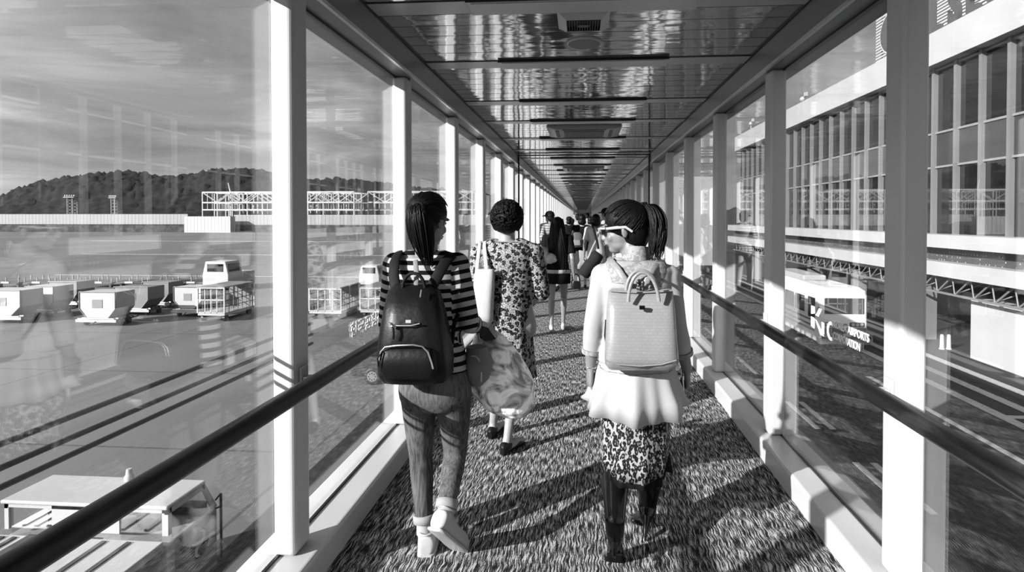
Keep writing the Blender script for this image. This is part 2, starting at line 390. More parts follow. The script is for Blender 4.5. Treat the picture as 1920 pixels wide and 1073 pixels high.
def text(name, body, size, depth, mat, origin, xdir, updir, parent=None, sx=1.0, bold=0.0, spacing=1.0, align='LEFT'):
    c = bpy.data.curves.new(name, 'FONT'); c.body = body; c.size = size; c.extrude = depth; c.offset = bold; c.space_character = spacing; c.align_x = align
    t = bpy.data.objects.new('t', c); COL.objects.link(t); dg = bpy.context.evaluated_depsgraph_get()
    me = bpy.data.meshes.new_from_object(t.evaluated_get(dg)); bpy.data.objects.remove(t)
    x = Vector(xdir).normalized(); u = Vector(updir).normalized(); n = x.cross(u); off = wloc(parent) if parent else Vector((0, 0, 0)); o0 = Vector(origin)
    for v in me.vertices: v.co = o0 + x * v.co.x * sx + u * v.co.y + n * v.co.z - off
    me.materials.clear(); me.materials.append(M[mat]); o = bpy.data.objects.new(name, me); COL.objects.link(o)
    if parent: o.parent = parent
    return o
# ------------------------------------------------------------------ the corridor
XL, XR = -1.26, 1.285            # glass planes
FLX, FRX = -1.097, 1.129         # edges of the carpet
PL, PR = -1.172, 1.194           # inner faces of the posts
SP, Y0, PY = 1.487, 2.215, 0.134 # post spacing, near face of the first post in view, post depth
HS, HB, HC = 0.125, 2.465, 2.64  # sill top, underside of the beam, ceiling
YA, YB = -5.2, 76.6
YCOLS = [Y0 + SP * k for k in range(-5, 50)]

struct(MB().box((FLX - 0.01, YA, -0.06), (FRX + 0.01, YB, 0)).build('floor', 'carpet'))
struct(MB().box((XL - 0.10, YA, -0.45), (XR + 0.10, YB, -0.061)).build('trim_1', 'grey_paint'))            # floor slab edge
# ceiling of thin planks, with a plain band every light
LT = [1.7, 3.06, 4.18, 5.55, 6.66, 8.06, 9.38, 10.7, 12.06, 13.4]
while LT[-1] < YB - 2: LT.append(LT[-1] + 1.32)
struct(MB().box((FLX - 0.04, YA, HC), (FRX + 0.03, YB, HC + 0.04)).build('ceiling', 'ceiling_panel'))
bd = MB()
for y in LT:
    bd.box((FLX - 0.035, y - 0.17, HC - 0.006), (FRX + 0.03, y, HC + 0.01))
struct(bd.build('trim_2', 'band_paint'))
jn = MB()
for y in LT: jn.box((FLX - 0.035, y - 0.176, HC - 0.004), (FRX + 0.03, y - 0.169, HC + 0.01)); jn.box((FLX - 0.035, y - 0.001, HC - 0.004), (FRX + 0.03, y + 0.004, HC + 0.01))
yy = YA
while yy < 30:
    yy += 0.18; jn.box((FLX - 0.035, yy, HC - 0.001), (FRX + 0.03, yy + 0.002, HC + 0.01))
struct(jn.build('trim_3', 'black_rubber'))
struct(MB().box((XL - 0.12, YA, HC + 0.045), (XR + 0.12, YB, HC + 0.14)).build('trim_4', 'light_paint'))  # roof deck
k = 5
for sgn, xg, xf in ((-1, XL, FLX), (1, XR, FRX)):
    xi = xf + sgn * 0.035
    # box beam over the glass, with a raised lip along its lower inner edge
    b = MB().box((xi, YA, HB), (xg + sgn * 0.11, YB, HC + 0.044))
    struct(b.build('trim_%d' % k, 'beam_paint')); k += 1
    struct(MB().box((xi - sgn * 0.006, YA, HB - 0.004), (xi + sgn * 0.012, YB, HB + 0.014)).build('trim_%d' % k, 'steel')); k += 1
    struct(MB().box((xi - sgn * 0.008, YA, HC - 0.012), (xi + sgn * 0.004, YB, HC - 0.001)).build('trim_%d' % k, 'black_rubber')); k += 1
    # sill
    struct(MB().box((xf, YA, -0.055), (xg + sgn * 0.11, YB, HS)).build('baseboard_%s' % ('left' if sgn < 0 else 'right'), 'white_paint', bevel=0.018, bseg=4))
    # gasket under and over the glass
    g = MB().box((xg - sgn * 0.018, YA, HS), (xg - sgn * 0.006, YB, HS + 0.008)).box((xg - sgn * 0.018, YA, HB - 0.012), (xg - sgn * 0.006, YB, HB))
    struct(g.build('trim_%d' % k, 'sill_dark')); k += 1
post = {}
for sgn, xg, xi in ((-1, XL, PL), (1, XR, PR)):
    b = MB().box((xi, 0, HS), (xg + sgn * 0.008, PY, HB)); b2 = b.build('post', 'white_paint', bevel=0.02, bseg=4); post[sgn] = b2.data, b2; COL.objects.unlink(b2)
n_w = 1
for i, y in enumerate(YCOLS):
    for sgn, xg in ((-1, XL), (1, XR)):
        o = post[sgn][1].copy(); COL.objects.link(o); o.name = 'trim_%d' % k; k += 1; o.location = (0, y, 0); struct(o)
        if i == 0: pm = MB().box((xg - 0.003, PY + 0.002, HS + 0.001), (xg + 0.003, SP - 0.002, HB - 0.001)); post[sgn * 10] = pm.mesh('pane'); post[sgn * 10].materials.append(M['window_glass'])
        g = bpy.data.objects.new('window_%d' % n_w, post[sgn * 10]); n_w += 1; COL.objects.link(g); g.location = (0, y, 0); struct(g)
# dark expansion joint round the corridor
j = MB().box((FLX - 0.03, 9.86, 0.0), (FLX - 0.008, 9.93, HC - 0.013)).box((FRX + 0.008, 9.86, 0), (FRX + 0.03, 9.93, HC - 0.013)).box((FLX - 0.03, 9.86, HC - 0.03), (FRX + 0.03, 9.93, HC - 0.013))
struct(j.build('trim_%d' % k, 'black_rubber')); k += 1
# far end: glazed screen with a door frame, and the lobby wall behind
e = MB()
for x in (-1.1, -0.72, -0.62, 0.35, 1.08): e.box((x, YB - 0.3, 0), (x + 0.06, YB - 0.2, HC))
e.box((-1.1, YB - 0.3, 2.1), (1.14, YB - 0.2, 2.2))
struct(e.build('trim_%d' % k, 'mid_paint')); k += 1
struct(MB().box((-1.1, YB - 0.255, 0.02), (1.13, YB - 0.245, HC)).build('window_%d' % n_w, 'window_glass'))
# closed end behind the viewer
struct(MB().box((XL - 0.1, YA - 0.12, -0.06), (XR + 0.1, YA - 0.002, HC + 0.14)).build('wall_back', 'light_paint'))
# handrails
for sgn, xr, xi, side in ((-1, -1.083, PL, 'left'), (1, 1.103, PR, 'right')):
    root = empty('handrail', (xr, 0, 0.85), 'dark wooden handrail on white brackets along the %s windows' % side, 'handrail')
    pts = [(xr, YA + 0.02 + (YB - YA - 0.6) * i / 60, 0.85) for i in range(61)]
    MB().path(pts, 0.034, 16).build('rail', 'dark_wood', root)
    for y in YCOLS:
        yc = y + PY * 0.5
        MB().box((xi, yc - 0.03, 0.79), (xi - sgn * 0.012, yc + 0.03, 0.90)).box((xi - sgn * 0.012, yc - 0.022, 0.835), (xr + sgn * 0.01, yc + 0.022, 0.858)).build('bracket', 'white_paint', root, bevel=0.003)
# three slim pipes run along the outside of the left glass near the viewer
for q, z in enumerate((0.995, 0.94, 0.895)):
    o = MB().path([(XL - 0.085, YA, z), (XL - 0.085, 0, z), (XL - 0.085, 2.72, z)], 0.008, 8).build('conduit_pipe', 'dark_metal')
    tag(o, '%s of three slim dark pipes outside the left glass beside the nearest post' % ('topmost', 'middle', 'lowest')[q], 'pipe', 'slim pipes outside the left glass')
# ceiling lights
def ceiling_light(y):
    r = empty('ceiling_light', (0, y - 0.1, HC), 'x', 'light', 'flat ceiling lights down the corridor')
    MB().box((-0.60, y - 0.185, HC - 0.016), (0.60, y + 0.005, HC - 0.007)).build('frame', 'band_paint', r, bevel=0.003)
    MB().box((-0.575, y - 0.165, HC - 0.020), (0.575, y - 0.015, HC - 0.0155)).build('diffuser', 'diffuser', r)
    MB().box((-0.60, y - 0.190, HC - 0.018), (0.60, y - 0.1855, HC - 0.006)).build('shadow_gap', 'black_rubber', r)
    return r
ords = ['first', 'second', 'third', 'fourth', 'fifth', 'sixth', 'seventh', 'eighth', 'ninth', 'tenth', 'eleventh', 'twelfth']
L0 = ceiling_light(LT[1])
near = {1: 'flat white ceiling light cut by the top edge of the photo', 2: 'flat ceiling light just beyond the round speaker', 3: 'flat ceiling light, third from the top edge of the photo', 4: 'flat ceiling light just before the first square air conditioner', 5: 'flat ceiling light just beyond the first square air conditioner', 6: 'flat ceiling light just before the dark joint line'}
for i, y in enumerate(LT[1:], 1):
    lab = near.get(i, 'one of the flat ceiling lights beyond the dark joint line')
    if i == 1: L0['label'] = lab
    else: dup(L0, (0, y - 0.1, HC), lab)
def cassette(y, lab):
    r = empty('air_conditioner', (0.02, y, HC), lab, 'air conditioner', 'square ceiling air conditioners')
    c = Vector((0.02, y, HC))
    MB().loft([(c + Vector((0, 0, -0.002)), (0.46, 0, 0), (0, 0.46, 0)), (c + Vector((0, 0, -0.02)), (0.455, 0, 0), (0, 0.455, 0)), (c + Vector((0, 0, -0.042)), (0.36, 0, 0), (0, 0.36, 0))], 48, 12).build('panel', 'grey_paint', r)
    v = MB()
    for d in (-0.335, 0.335): v.box((0.02 - 0.27, y + d - 0.022, HC - 0.046), (0.02 + 0.27, y + d + 0.022, HC - 0.038)); v.box((0.02 + d - 0.022, y - 0.27, HC - 0.046), (0.02 + d + 0.022, y + 0.27, HC - 0.038))
    v.build('air_slot', 'black_rubber', r)
    g = MB().box((0.02 - 0.25, y - 0.25, HC - 0.05), (0.02 + 0.25, y + 0.25, HC - 0.041)).build('grille', 'mid_paint', r)
    gb = MB()
    for q in range(26): gb.box((0.02 - 0.245 + q * 0.0192, y - 0.235, HC - 0.054), (0.02 - 0.237 + q * 0.0192, y + 0.235, HC - 0.0495))
    gb.build('grille_bars', 'black_rubber', g); return r
c0 = cassette(7.28, 'square ceiling air conditioner nearest the viewer, between two flat lights')
dup(c0, (0.02, 12.75, HC), 'second square ceiling air conditioner, beyond the dark joint line')
for y in (18.2, 23.6, 29.0, 34.4): dup(c0, (0.02, y, HC), 'one of the farther square ceiling air conditioners')
# small square vent and round speaker
r = empty('ceiling_vent', (0.005, 3.22, HC), 'small square ceiling vent with flared white rim near the top edge', 'vent')
c = Vector((0.005, 3.22, HC))
fr = MB(); o_, i_ = 0.145, 0.095
for (ax, ay, bx, by) in ((-1, -1, 1, -1), (1, -1, 1, 1), (1, 1, -1, 1), (-1, 1, -1, -1)):
    vs = [c + Vector((ax * o_, ay * o_, -0.001)), c + Vector((bx * o_, by * o_, -0.001)), c + Vector((bx * i_, by * i_, -0.035)), c + Vector((ax * i_, ay * i_, -0.035))]
    fr.prism(vs, (0, 0, 0.004))
fr.build('rim', 'white_paint', r)
MB().box((c.x - i_, c.y - i_, HC - 0.012), (c.x + i_, c.y + i_, HC - 0.001)).build('backing', 'black_rubber', r)
v = MB()
for q in range(14): v.box((c.x - i_ + q * 0.0145, c.y - i_, HC - 0.032), (c.x - i_ + 0.003 + q * 0.0145, c.y + i_, HC - 0.012))
v.box((c.x - 0.03, c.y - 0.02, HC - 0.037), (c.x + 0.03, c.y + 0.02, HC - 0.031))
v.build('louvre', 'dark_metal', r)
r = empty('ceiling_speaker', (0.01, 3.63, HC), 'round grey ceiling speaker behind the small square vent', 'speaker')
MB().loft([((0.01, 3.63, HC - 0.001), (0.112, 0, 0), (0, 0.112, 0)), ((0.01, 3.63, HC - 0.012), (0.112, 0, 0), (0, 0.112, 0)), ((0.01, 3.63, HC - 0.014), (0.104, 0, 0), (0, 0.104, 0))], 40).build('rim', 'white_paint', r)
MB().loft([((0.01, 3.63, HC - 0.010), (0.102, 0, 0), (0, 0.102, 0)), ((0.01, 3.63, HC - 0.016), (0.10, 0, 0), (0, 0.10, 0))], 40).build('grille', 'mid_paint', r)
# lettering on the glass
xg = XR - 0.005
a = P(1556, 606, 2.92)
def glasstext(name, body, z, size, y0, y1, mat='sticker_white'):
    """right side: letters run from far (y0) to near (y1)"""
    o = text(name, body, size, 0.0008, mat, (xg, y0, z), (0, -1, 0), (0, 0, 1), None, bold=size * 0.014)
    L = max(v.co.y for v in o.data.vertices) - min(v.co.y for v in o.data.vertices)
    for v in o.data.vertices: v.co.y = y0 + (v.co.y - y0) * (y0 - y1) / L
    return o
t1 = glasstext('glass_lettering', 'KOREA AIRPORTS', 0.962, 0.052, 2.99, 2.63)
tag(t1, 'white upper line of lettering on the right glass, over the parked bus', 'lettering')
t2 = glasstext('glass_lettering', 'CORPORATION', 0.903, 0.052, 2.99, 2.71)
tag(t2, 'white lower line of lettering on the right glass, over the parked bus', 'lettering')
em = MB()
def qd(pts, mb=None):
    (mb or em).prism([(xg, y, z if z < 0.99 and y < 3.08 else 1.03 - (1.03 - z) * 0.68) for y, z in pts], (0.0012, 0, 0))
qd([(3.27, 1.03), (3.225, 1.03), (3.22, 0.975), (3.27, 0.96)]); qd([(3.20, 0.975), (3.165, 1.03), (3.13, 1.03), (3.17, 0.96), (3.215, 0.965)])
qd([(3.27, 0.94), (3.225, 0.935), (3.225, 0.85), (3.27, 0.86)]); qd([(3.215, 0.93), (3.19, 0.92), (3.10, 0.825), (3.145, 0.825)]); qd([(3.13, 0.93), (3.10, 0.93), (3.10, 0.84), (3.13, 0.85)])
pts = []
for i in range(13): t = math.radians(60 + i * 20); pts.append((3.015 - math.cos(t) * 0.05, 0.935 + math.sin(t) * 0.05))
for i in range(12): qd([pts[i], pts[i + 1], (3.015 + (pts[i + 1][0] - 3.015) * 0.6, 0.935 + (pts[i + 1][1] - 0.935) * 0.65), (3.015 + (pts[i][0] - 3.015) * 0.6, 0.935 + (pts[i][1] - 0.935) * 0.65)])
tag(em.build('glass_emblem', 'sticker_white'), 'white airport emblem on the right glass, left of the two lines of lettering', 'emblem')
o = text('glass_lettering', '\ud55c\uad6d\uacf5\ud56d\uacf5\uc0ac', 0.088, 0.0008, 'sticker_white', (XL + 0.005, 2.98, 0.872), (0, 1, 0), (0, 0, 1), None, bold=0.002)
L = max(v.co.y for v in o.data.vertices) - min(v.co.y for v in o.data.vertices)
for v in o.data.vertices: v.co.y = 2.98 + (v.co.y - 2.98) * 0.60 / L
tag(o, 'white Korean lettering on the left glass above the handrail', 'lettering')
# ------------------------------------------------------------------ outside: ground 6.5 m below eye height
G = H - 6.5
gm = MB().add([(-700, -60, G), (-7, -60, G), (-7, 900, G), (-700, 900, G)], [(0, 1, 2, 3)]).build('floor_apron', 'apron_concrete'); struct(gm)
struct(MB().add([(-7, -60, G), (420, -60, G), (420, 900, G), (-7, 900, G)], [(0, 1, 2, 3)]).build('floor_road', 'asphalt'))
# road markings: thin painted strips, each its own piece of the ground
def strip(x0, x1, y0, y1, n):
    struct(MB().box((x0, y0, G + 0.002), (x1, y1, G + 0.012)).build('trim_%d' % n, 'marking'))
def mk():
    t = NT('marking'); c = t.coord('Object'); t.set(color=t.ramp(t.noise(c, 6, 5, 0.7), [(0.35, 0.45), (0.5, 0.72)]), rough=0.8); M['marking'] = t.m
mk()
for x0, x1, y0, y1 in ((16.1, 16.5, 15, 60), (14.7, 15.1, 8, 60), (13.5, 13.9, 8, 60), (11.6, 11.8, 6, 24),
                       (7.15, 7.32, 17.9, 20.5), (7.6, 7.78, 17.9, 20.5), (7.15, 7.32, 12.9, 15.5), (7.6, 7.78, 12.9, 15.5), (7.15, 7.32, 8.4, 10.8), (7.6, 7.78, 8.4, 10.8), (7.15, 7.32, 24, 27), (7.15, 7.32, 31, 34),
                       (-60, -18, 60, 60.5), (-90, -20, 95, 96), (-140, -40, 150, 152)):
    strip(x0, x1, y0, y1, k); k += 1
hb = MB()
for q in range(12): hb.obox((14.3, 9 + q * 0.95, G + 0.006), (0.42, 0, 0), (0, 0.14, 0), (0, 0, 0.004))
struct(hb.build('trim_%d' % k, 'marking')); k += 1
struct(MB().box((-1.3 + 10.2, 4, G + 0.001), (-1.3 + 10.3, 60, G + 0.006)).build('trim_%d' % k, 'asphalt')); k += 1

# long blast fence / shed far across the apron
Yf = 246.0
def far(px, py, Y=Yf): return P(px, py, Y)
a, b = far(-420, 402), far(352, 402)
struct(MB().box((a.x, Yf, G + 3.6), (b.x, Yf + 6, a.z)).build('wall_fence', 'fence_panels'))
def pl_():
    t = NT('plinth'); c = t.coord('Object'); t.set(color=t.ramp(t.noise(c, 0.25, 5, 0.7), [(0.4, 0.03), (0.65, 0.16)]), rough=0.95); M['plinth'] = t.m
pl_()
struct(MB().box((a.x, Yf - 0.8, G), (b.x, Yf + 5, G + 3.4)).build('wall_verge', 'plinth'))
a2, b2 = far(436, 403), far(1086, 403)
struct(MB().box((a2.x, Yf + 1, G + 3.4), (b2.x, Yf + 5, a2.z)).build('wall_fence_right', 'fence_panels'))
struct(MB().box((a2.x - 40, Yf + 0.4, G), (b2.x, Yf + 4, G + 3.4)).build('wall_verge_right', 'plinth'))
a, b = far(345, 406, 240), far(432, 437, 240)
tag(MB().box((a.x, 240, G), (b.x, 243.5, a.z)).build('blast_screen', 'white_ribs'), 'bright white ribbed screen standing in front of the far fence below the steel frame', 'screen')
# white steel frame under construction
def steel_frame(label, px0, px1, Y, bay, rows=2):
    r = empty('steel_frame', (P((px0 + px1) / 2, 404, Y).x, Y, G), label, 'steel frame')
    x0, x1 = P(px0, 400, Y).x, P(px1, 400, Y).x
    zt, zm, zb = P(900, 359, Y).z, P(900, 379, Y).z, P(900, 393, Y).z
    ch = MB(); br = MB(); cl = MB(); t = 0.32; n = max(2, int((x1 - x0) / bay)); w = (x1 - x0) / n
    for rr in range(rows):
        y = Y + rr * 9.0
        for z in (zt, zm, zb): ch.box((x0, y - t, z - t), (x1, y + t, z + t))
        for i in range(n + 1):
            x = x0 + i * w; cl.box((x - 0.22, y - 0.22, G), (x + 0.22, y + 0.22, zt))
            if i < n:
                p, q = ((x, y, zm), (x + w, y, zt)) if (i + rr) % 2 else ((x, y, zt), (x + w, y, zm))
                br.tube(p, q, 0.26, seg=6, smooth=False)
                for f in (0.33, 0.66): br.box((x + w * f - 0.11, y - 0.11, zb), (x + w * f + 0.11, y + 0.11, zm if (i * 3 + rr) % 2 else zt))
    for i in range(0, n + 1, 2): ch.box((x0 + i * w - 0.2, Y, zt - 0.2), (x0 + i * w + 0.2, Y + 9 * (rows - 1), zt + 0.2))
    ch.build('chord', 'light_paint', r); cl.build('column', 'light_paint', r); br.build('brace', 'light_paint', r); return r
steel_frame('white steel lattice frame behind the far fence, left of its gap', 380, 664, 262, 7.5, 3)
steel_frame('white steel lattice frame behind the far fence, farther right towards the corridor', 690, 885, 275, 8, 2)
cr = empty('crane', (P(430, 400, 268).x, 268, G), 'thin white crane jib rising over the steel frame', 'crane')
MB().tube(P(433, 362, 268), P(428, 343, 268), 0.5, 0.25, 6).build('jib', 'light_paint', cr); MB().tube(Vector((P(433, 362, 268).x, 268, G)), P(433, 362, 268), 0.6, 0.5, 6).build('mast', 'light_paint', cr)
# floodlight / radar towers in front of the hill
def tower(px, pyt, Y, label, w):
    base = P(px, 405, Y); top = P(px, pyt, Y).z
    r = empty('lattice_tower', (base.x, Y, G), label, 'tower'); m = MB()
    for sx in (-1, 1):
        for sy in (-1, 1): m.box((base.x + sx * w - .15, Y + sy * w - .15, G), (base.x + sx * w + .15, Y + sy * w + .15, top))
    z = G + 3
    while z < top - 1:
        for sy in (-1, 1): m.tube((base.x - w, Y + sy * w, z), (base.x + w, Y + sy * w, z + 1.8), 0.1, seg=5).tube((base.x + w, Y + sy * w, z), (base.x - w, Y + sy * w, z + 1.8), 0.1, seg=5)
        z += 1.8
    m.build('lattice', 'mid_paint', r)
    MB().box((base.x - w * 2, Y - w * 1.6, top), (base.x + w * 2, Y + w * 1.6, top + 0.5)).build('platform', 'mid_paint', r)
    l = MB()
    for q in range(5): l.ell((base.x - w * 1.7 + q * w * 0.85, Y - w, top + 1.1), 0.45, 0.45, 0.6, None, 8, 6)
    l.build('lamp_head', 'light_paint', r)
tower(215, 372, 300, 'lattice floodlight tower in front of the dark hill, middle of the left window', 1.1)
tower(136, 371, 300, 'lattice floodlight tower in front of the dark hill, left of the other tower', 1.6)
# wooded hills
def hills():
    D = 620; outline = [(-700, 396), (-300, 392), (0, 373), (60, 352), (130, 338), (200, 331), (222, 328), (260, 333), (330, 338), (400, 328), (450, 322), (500, 331), (575, 345), (640, 343), (735, 352), (830, 362), (960, 380), (1080, 396), (1200, 402), (1500, 404), (1900, 404)]
    xs = []; m = MB(); nx, ny = 520, 26
    def oy(px):
        for (x0, y0), (x1, y1) in zip(outline, outline[1:]):
            if x0 <= px <= x1: return y0 + (y1 - y0) * (px - x0) / (x1 - x0)
        return 404
    vs = []
    for j in range(ny):
        t = j / (ny - 1)
        for i in range(nx):
            px = -700 + 2600 * i / (nx - 1); top = P(px, oy(px), D); base = P(px, 409, 330 + (D - 330) * t)
            z = G + 4 + (top.z - G - 4) * (math.sin(t * math.pi / 2) ** 1.3) + (noise.noise(Vector((base.x * 0.05, base.y * 0.05, 3))) * 5 + abs(noise.noise(Vector((base.x * 0.13, base.y * 0.13, 9)))) * 9) * (0.3 + 0.7 * t)
            vs.append((base.x, base.y, z))
    fs = [(j * nx + i, j * nx + i + 1, (j + 1) * nx + i + 1, (j + 1) * nx + i) for j in range(ny - 1) for i in range(nx - 1)]
    m.add(vs, fs, True); struct(m.build('hills', 'hill_trees'))
hills()

# ------------------------------------------------------------------ terminal on the right
XF = 18.0; FY0, FY1 = 6.0, 66.8
def zf(ratio): return H + (XF - 0.0) / ratio
Zt, Zb, Zw1, Zw2, Zl = H + 9.3, H + 7.68, H + 4.35, H + 2.6, H - 0.8
r = empty('terminal_building', (XF + 8, (FY0 + FY1) / 2, G), 'white terminal building with tall dark windows and a lattice-braced ledge, right side', 'building')
MB().box((XF - 0.5, FY0, Zb), (XF + 16, FY1, Zt)).build('roof_band', 'light_paint', r)
MB().box((XF + 0.20, FY0, Zl), (XF + 0.30, FY1, Zb)).build('window', 'dark_glass', r)
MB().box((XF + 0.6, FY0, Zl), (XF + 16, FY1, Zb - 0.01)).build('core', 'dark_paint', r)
mu = MB(); y = FY0 + 0.3
while y < FY1: mu.box((XF - 0.02, y - 0.10, Zl), (XF + 0.25, y + 0.10, Zb)); y += 1.74
mu.build('mullion', 'mid_paint', r)
tr = MB()
for z in (Zw1, Zw2, Zb - 0.12): tr.box((XF + 0.08, FY0, z - 0.05), (XF + 0.25, FY1, z + 0.05))
tr.build('transom', 'grey_paint', r)
sp_ = MB().box((XF + 0.15, FY0, Zw2), (XF + 0.205, FY1, Zw1)); sp_.build('spandrel', 'dark_paint', r)
MB().box((XF - 1.0, FY0, H - 1.42), (XF + 16, FY1 + 1, Zl)).build('ledge', 'light_paint', r)
MB().box((XF - 0.3, FY0, H - 2.1), (XF + 10, FY1 + 1, H - 1.42)).build('frieze', 'dots', r)
MB().box((XF - 1.0, FY0, H - 2.78), (XF + 10, FY1 + 1, H - 2.1)).build('lower_ledge', 'light_paint', r)
ts = MB(); y = FY0; i = 0
ts.box((XF - 0.6, FY0, H - 3.68), (XF - 0.5, FY1, H - 3.58))
while y < FY1 - 1.2:
    ts.tube((XF - 0.55, y, H - 2.78), (XF - 0.55, y + 1.1, H - 3.62), 0.045, seg=6); ts.tube((XF - 0.55, y + 1.1, H - 3.62), (XF - 0.55, y + 1.3, H - 2.78), 0.035, seg=6)
    ts.tube((XF + 0.9, y + .6, H - 2.78), (XF - 0.55, y + 1.1, H - 3.62), 0.035, seg=6); y += 1.3
ts.build('truss', 'mid_paint', r)
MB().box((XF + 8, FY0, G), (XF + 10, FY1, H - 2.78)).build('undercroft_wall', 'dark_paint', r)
cl = MB()
for y in (32, 39.5, 47, 54.5, 62): cl.box((XF + 0.2, y - 0.35, G), (XF + 0.9, y + 0.35, H - 2.78))
cl.build('column', 'mid_paint', r)
MB().box((XF - 0.02, FY0, G), (XF + 8, 27.6, H - 3.75)).build('ground_wall', 'light_paint', r)
# rooftop sign: dark letters on white louvres
sg = empty('roof_sign', (XF - 0.3, 26, Zt), 'rooftop sign of dark letters on white louvres, cut by the top edge', 'sign')
lv = MB()
for z in range(15): lv.box((XF - 0.15, 19.0, Zt + 0.08 + z * 0.16), (XF - 0.08, 31.5, Zt + 0.17 + z * 0.16))
lv.build('louvre', 'plastic_white', sg); 
bk = MB()
for y in (19.5, 23, 27, 31): bk.box((XF - 0.06, y, Zt), (XF + 0.02, y + 0.12, Zt + 2.5))
bk.build('backing_frame', 'dark_metal', sg)
yl = 30.5
for ch, adv in (('L', 1.5), ('S', 1.25), ('E', 1.2), ('O', 1.35), ('U', 1.3), ('L', 1.1)):
    text('letter', ch, 2.6, 0.10, 'suit_grey', (XF - 0.26, yl, Zt + 0.04), (0, -1, 0), (0, 0, 1), sg, sx=0.66, bold=0.09); yl -= adv
# round emblem farther along the roof
sg = empty('roof_emblem', (XF - 0.3, 28, Zt), 'round emblem on white louvres on the terminal roof, half behind the right post', 'emblem')
lv = MB(); pe = P(1655, 70, 30); ye = XF - 0.3
c = PX(1663, 62, XF - 0.3)
for z in range(16): lv.box((XF - 0.15, c.y - 2.3, c.z - 1.35 + z * 0.18), (XF - 0.09, c.y + 1.55, c.z - 1.25 + z * 0.18))
lv.build('louvre', 'plastic_white', sg)
MB().box((XF - 0.05, c.y - 2.2, Zt), (XF + 0.0, c.y - 2.1, c.z + 1.4)).box((XF - 0.05, c.y + 1.0, Zt), (XF + 0.0, c.y + 1.1, c.z + 1.4)).build('backing_frame', 'dark_metal', sg)
def disc(c, r, t, x0, x1, seg=40, y_s=1.0):
    m = MB(); m.prism([(x0, c[0] + math.cos(2 * math.pi * i / seg) * r * y_s, c[1] + math.sin(2 * math.pi * i / seg) * r) for i in range(seg)], (x1 - x0, 0, 0)); return m
disc((c.y - 0.3, c.z), 1.25, 0, XF - 0.16, XF - 0.22).build('ring', 'plastic_white', sg)
disc((c.y - 0.3, c.z), 1.12, 0, XF - 0.221, XF - 0.26).build('disc', 'suit_grey', sg)
disc((c.y - 0.75, c.z + 0.2), 0.6, 0, XF - 0.261, XF - 0.28).build('swirl', 'plastic_white', sg)
# small things on the roof
for px, py, lab in ((1505, 186, 'small white floodlight on the terminal roof edge'), (1408, 232, 'small white mast light on the far end of the terminal roof')):
    q = PX(px, py, XF - 0.2); m = MB().box((q.x - 0.05, q.y - 0.05, Zt), (q.x + 0.05, q.y + 0.05, q.z)).ell((q.x, q.y, q.z), 0.22, 0.3, 0.22, None, 10, 8).box((q.x - .1, q.y - .8, q.z + .1), (q.x + .1, q.y - .5, q.z + .4)).tube((q.x, q.y, q.z), (q.x, q.y - .65, q.z + .25), 0.05, seg=6)
    tag(m.build('roof_light', 'light_paint'), lab, 'light')
# two small bollard-like figures by the wall
for px, lab in ((1766, 'left small pale traffic post at the corner of the white wall'), (1779, 'right small pale traffic post at the corner of the white wall')):
    q = PZ(px, 655, G); m = MB().path([(q.x, q.y, G), (q.x, q.y, G + .05), (q.x, q.y, G + .06), (q.x, q.y, G + .7), (q.x, q.y, G + .74)], [.13, .13, .10, .08, .03], 12)
    tag(m.build('traffic_post', 'light_paint'), lab, 'post')
# halls beyond the terminal
struct(MB().box((12.6, 79, G), (18.2, 100, P(1370, 331, 79).z)).build('wall_ribbed_hall', 'hall_ribs'))
struct(MB().box((11.0, 104, G), (14.0, 120, P(1325, 350, 104).z)).build('wall_far_hall', 'light_paint'))
tag(MB().box((13.5, 72, H + 1.8), (17.6, 73.5, H + 2.5)).box((14, 73, G), (14.5, 73.4, H + 1.8)).build('gantry', 'dark_paint'), 'dark gantry before the ribbed white hall', 'gantry') if False else None

# ------------------------------------------------------------------ vehicles
def wheel(parent, c, r, w, name='wheel', ax=1):
    c = Vector(c); d = Vector((1, 0, 0)) if ax == 1 else Vector((0, 1, 0))
    m = MB().path([c - d * w / 2, c - d * w * 0.4, c + d * w * 0.4, c + d * w / 2], [r * 0.86, r, r, r * 0.86], 24)
    o = m.build(name, 'black_rubber', parent)
    h = MB().path([c - d * (w / 2 + 0.012), c + d * (w / 2 + 0.012)], [r * 0.6, r * 0.6], 24).build('hub_cap', 'steel', o)
    hl = MB()
    for q in range(8):
        t = math.pi * q / 4; e = Vector((0, math.cos(t), math.sin(t))) if ax == 1 else Vector((math.cos(t), 0, math.sin(t)))
        for s_ in (-1, 1): p = c + e * r * 0.4 + d * s_ * (w / 2 + 0.013); hl.path([p - d * 0.003, p + d * 0.003], [r * 0.09] * 2, 10)
    hl.build('hub_hole', 'black_rubber', o); return o
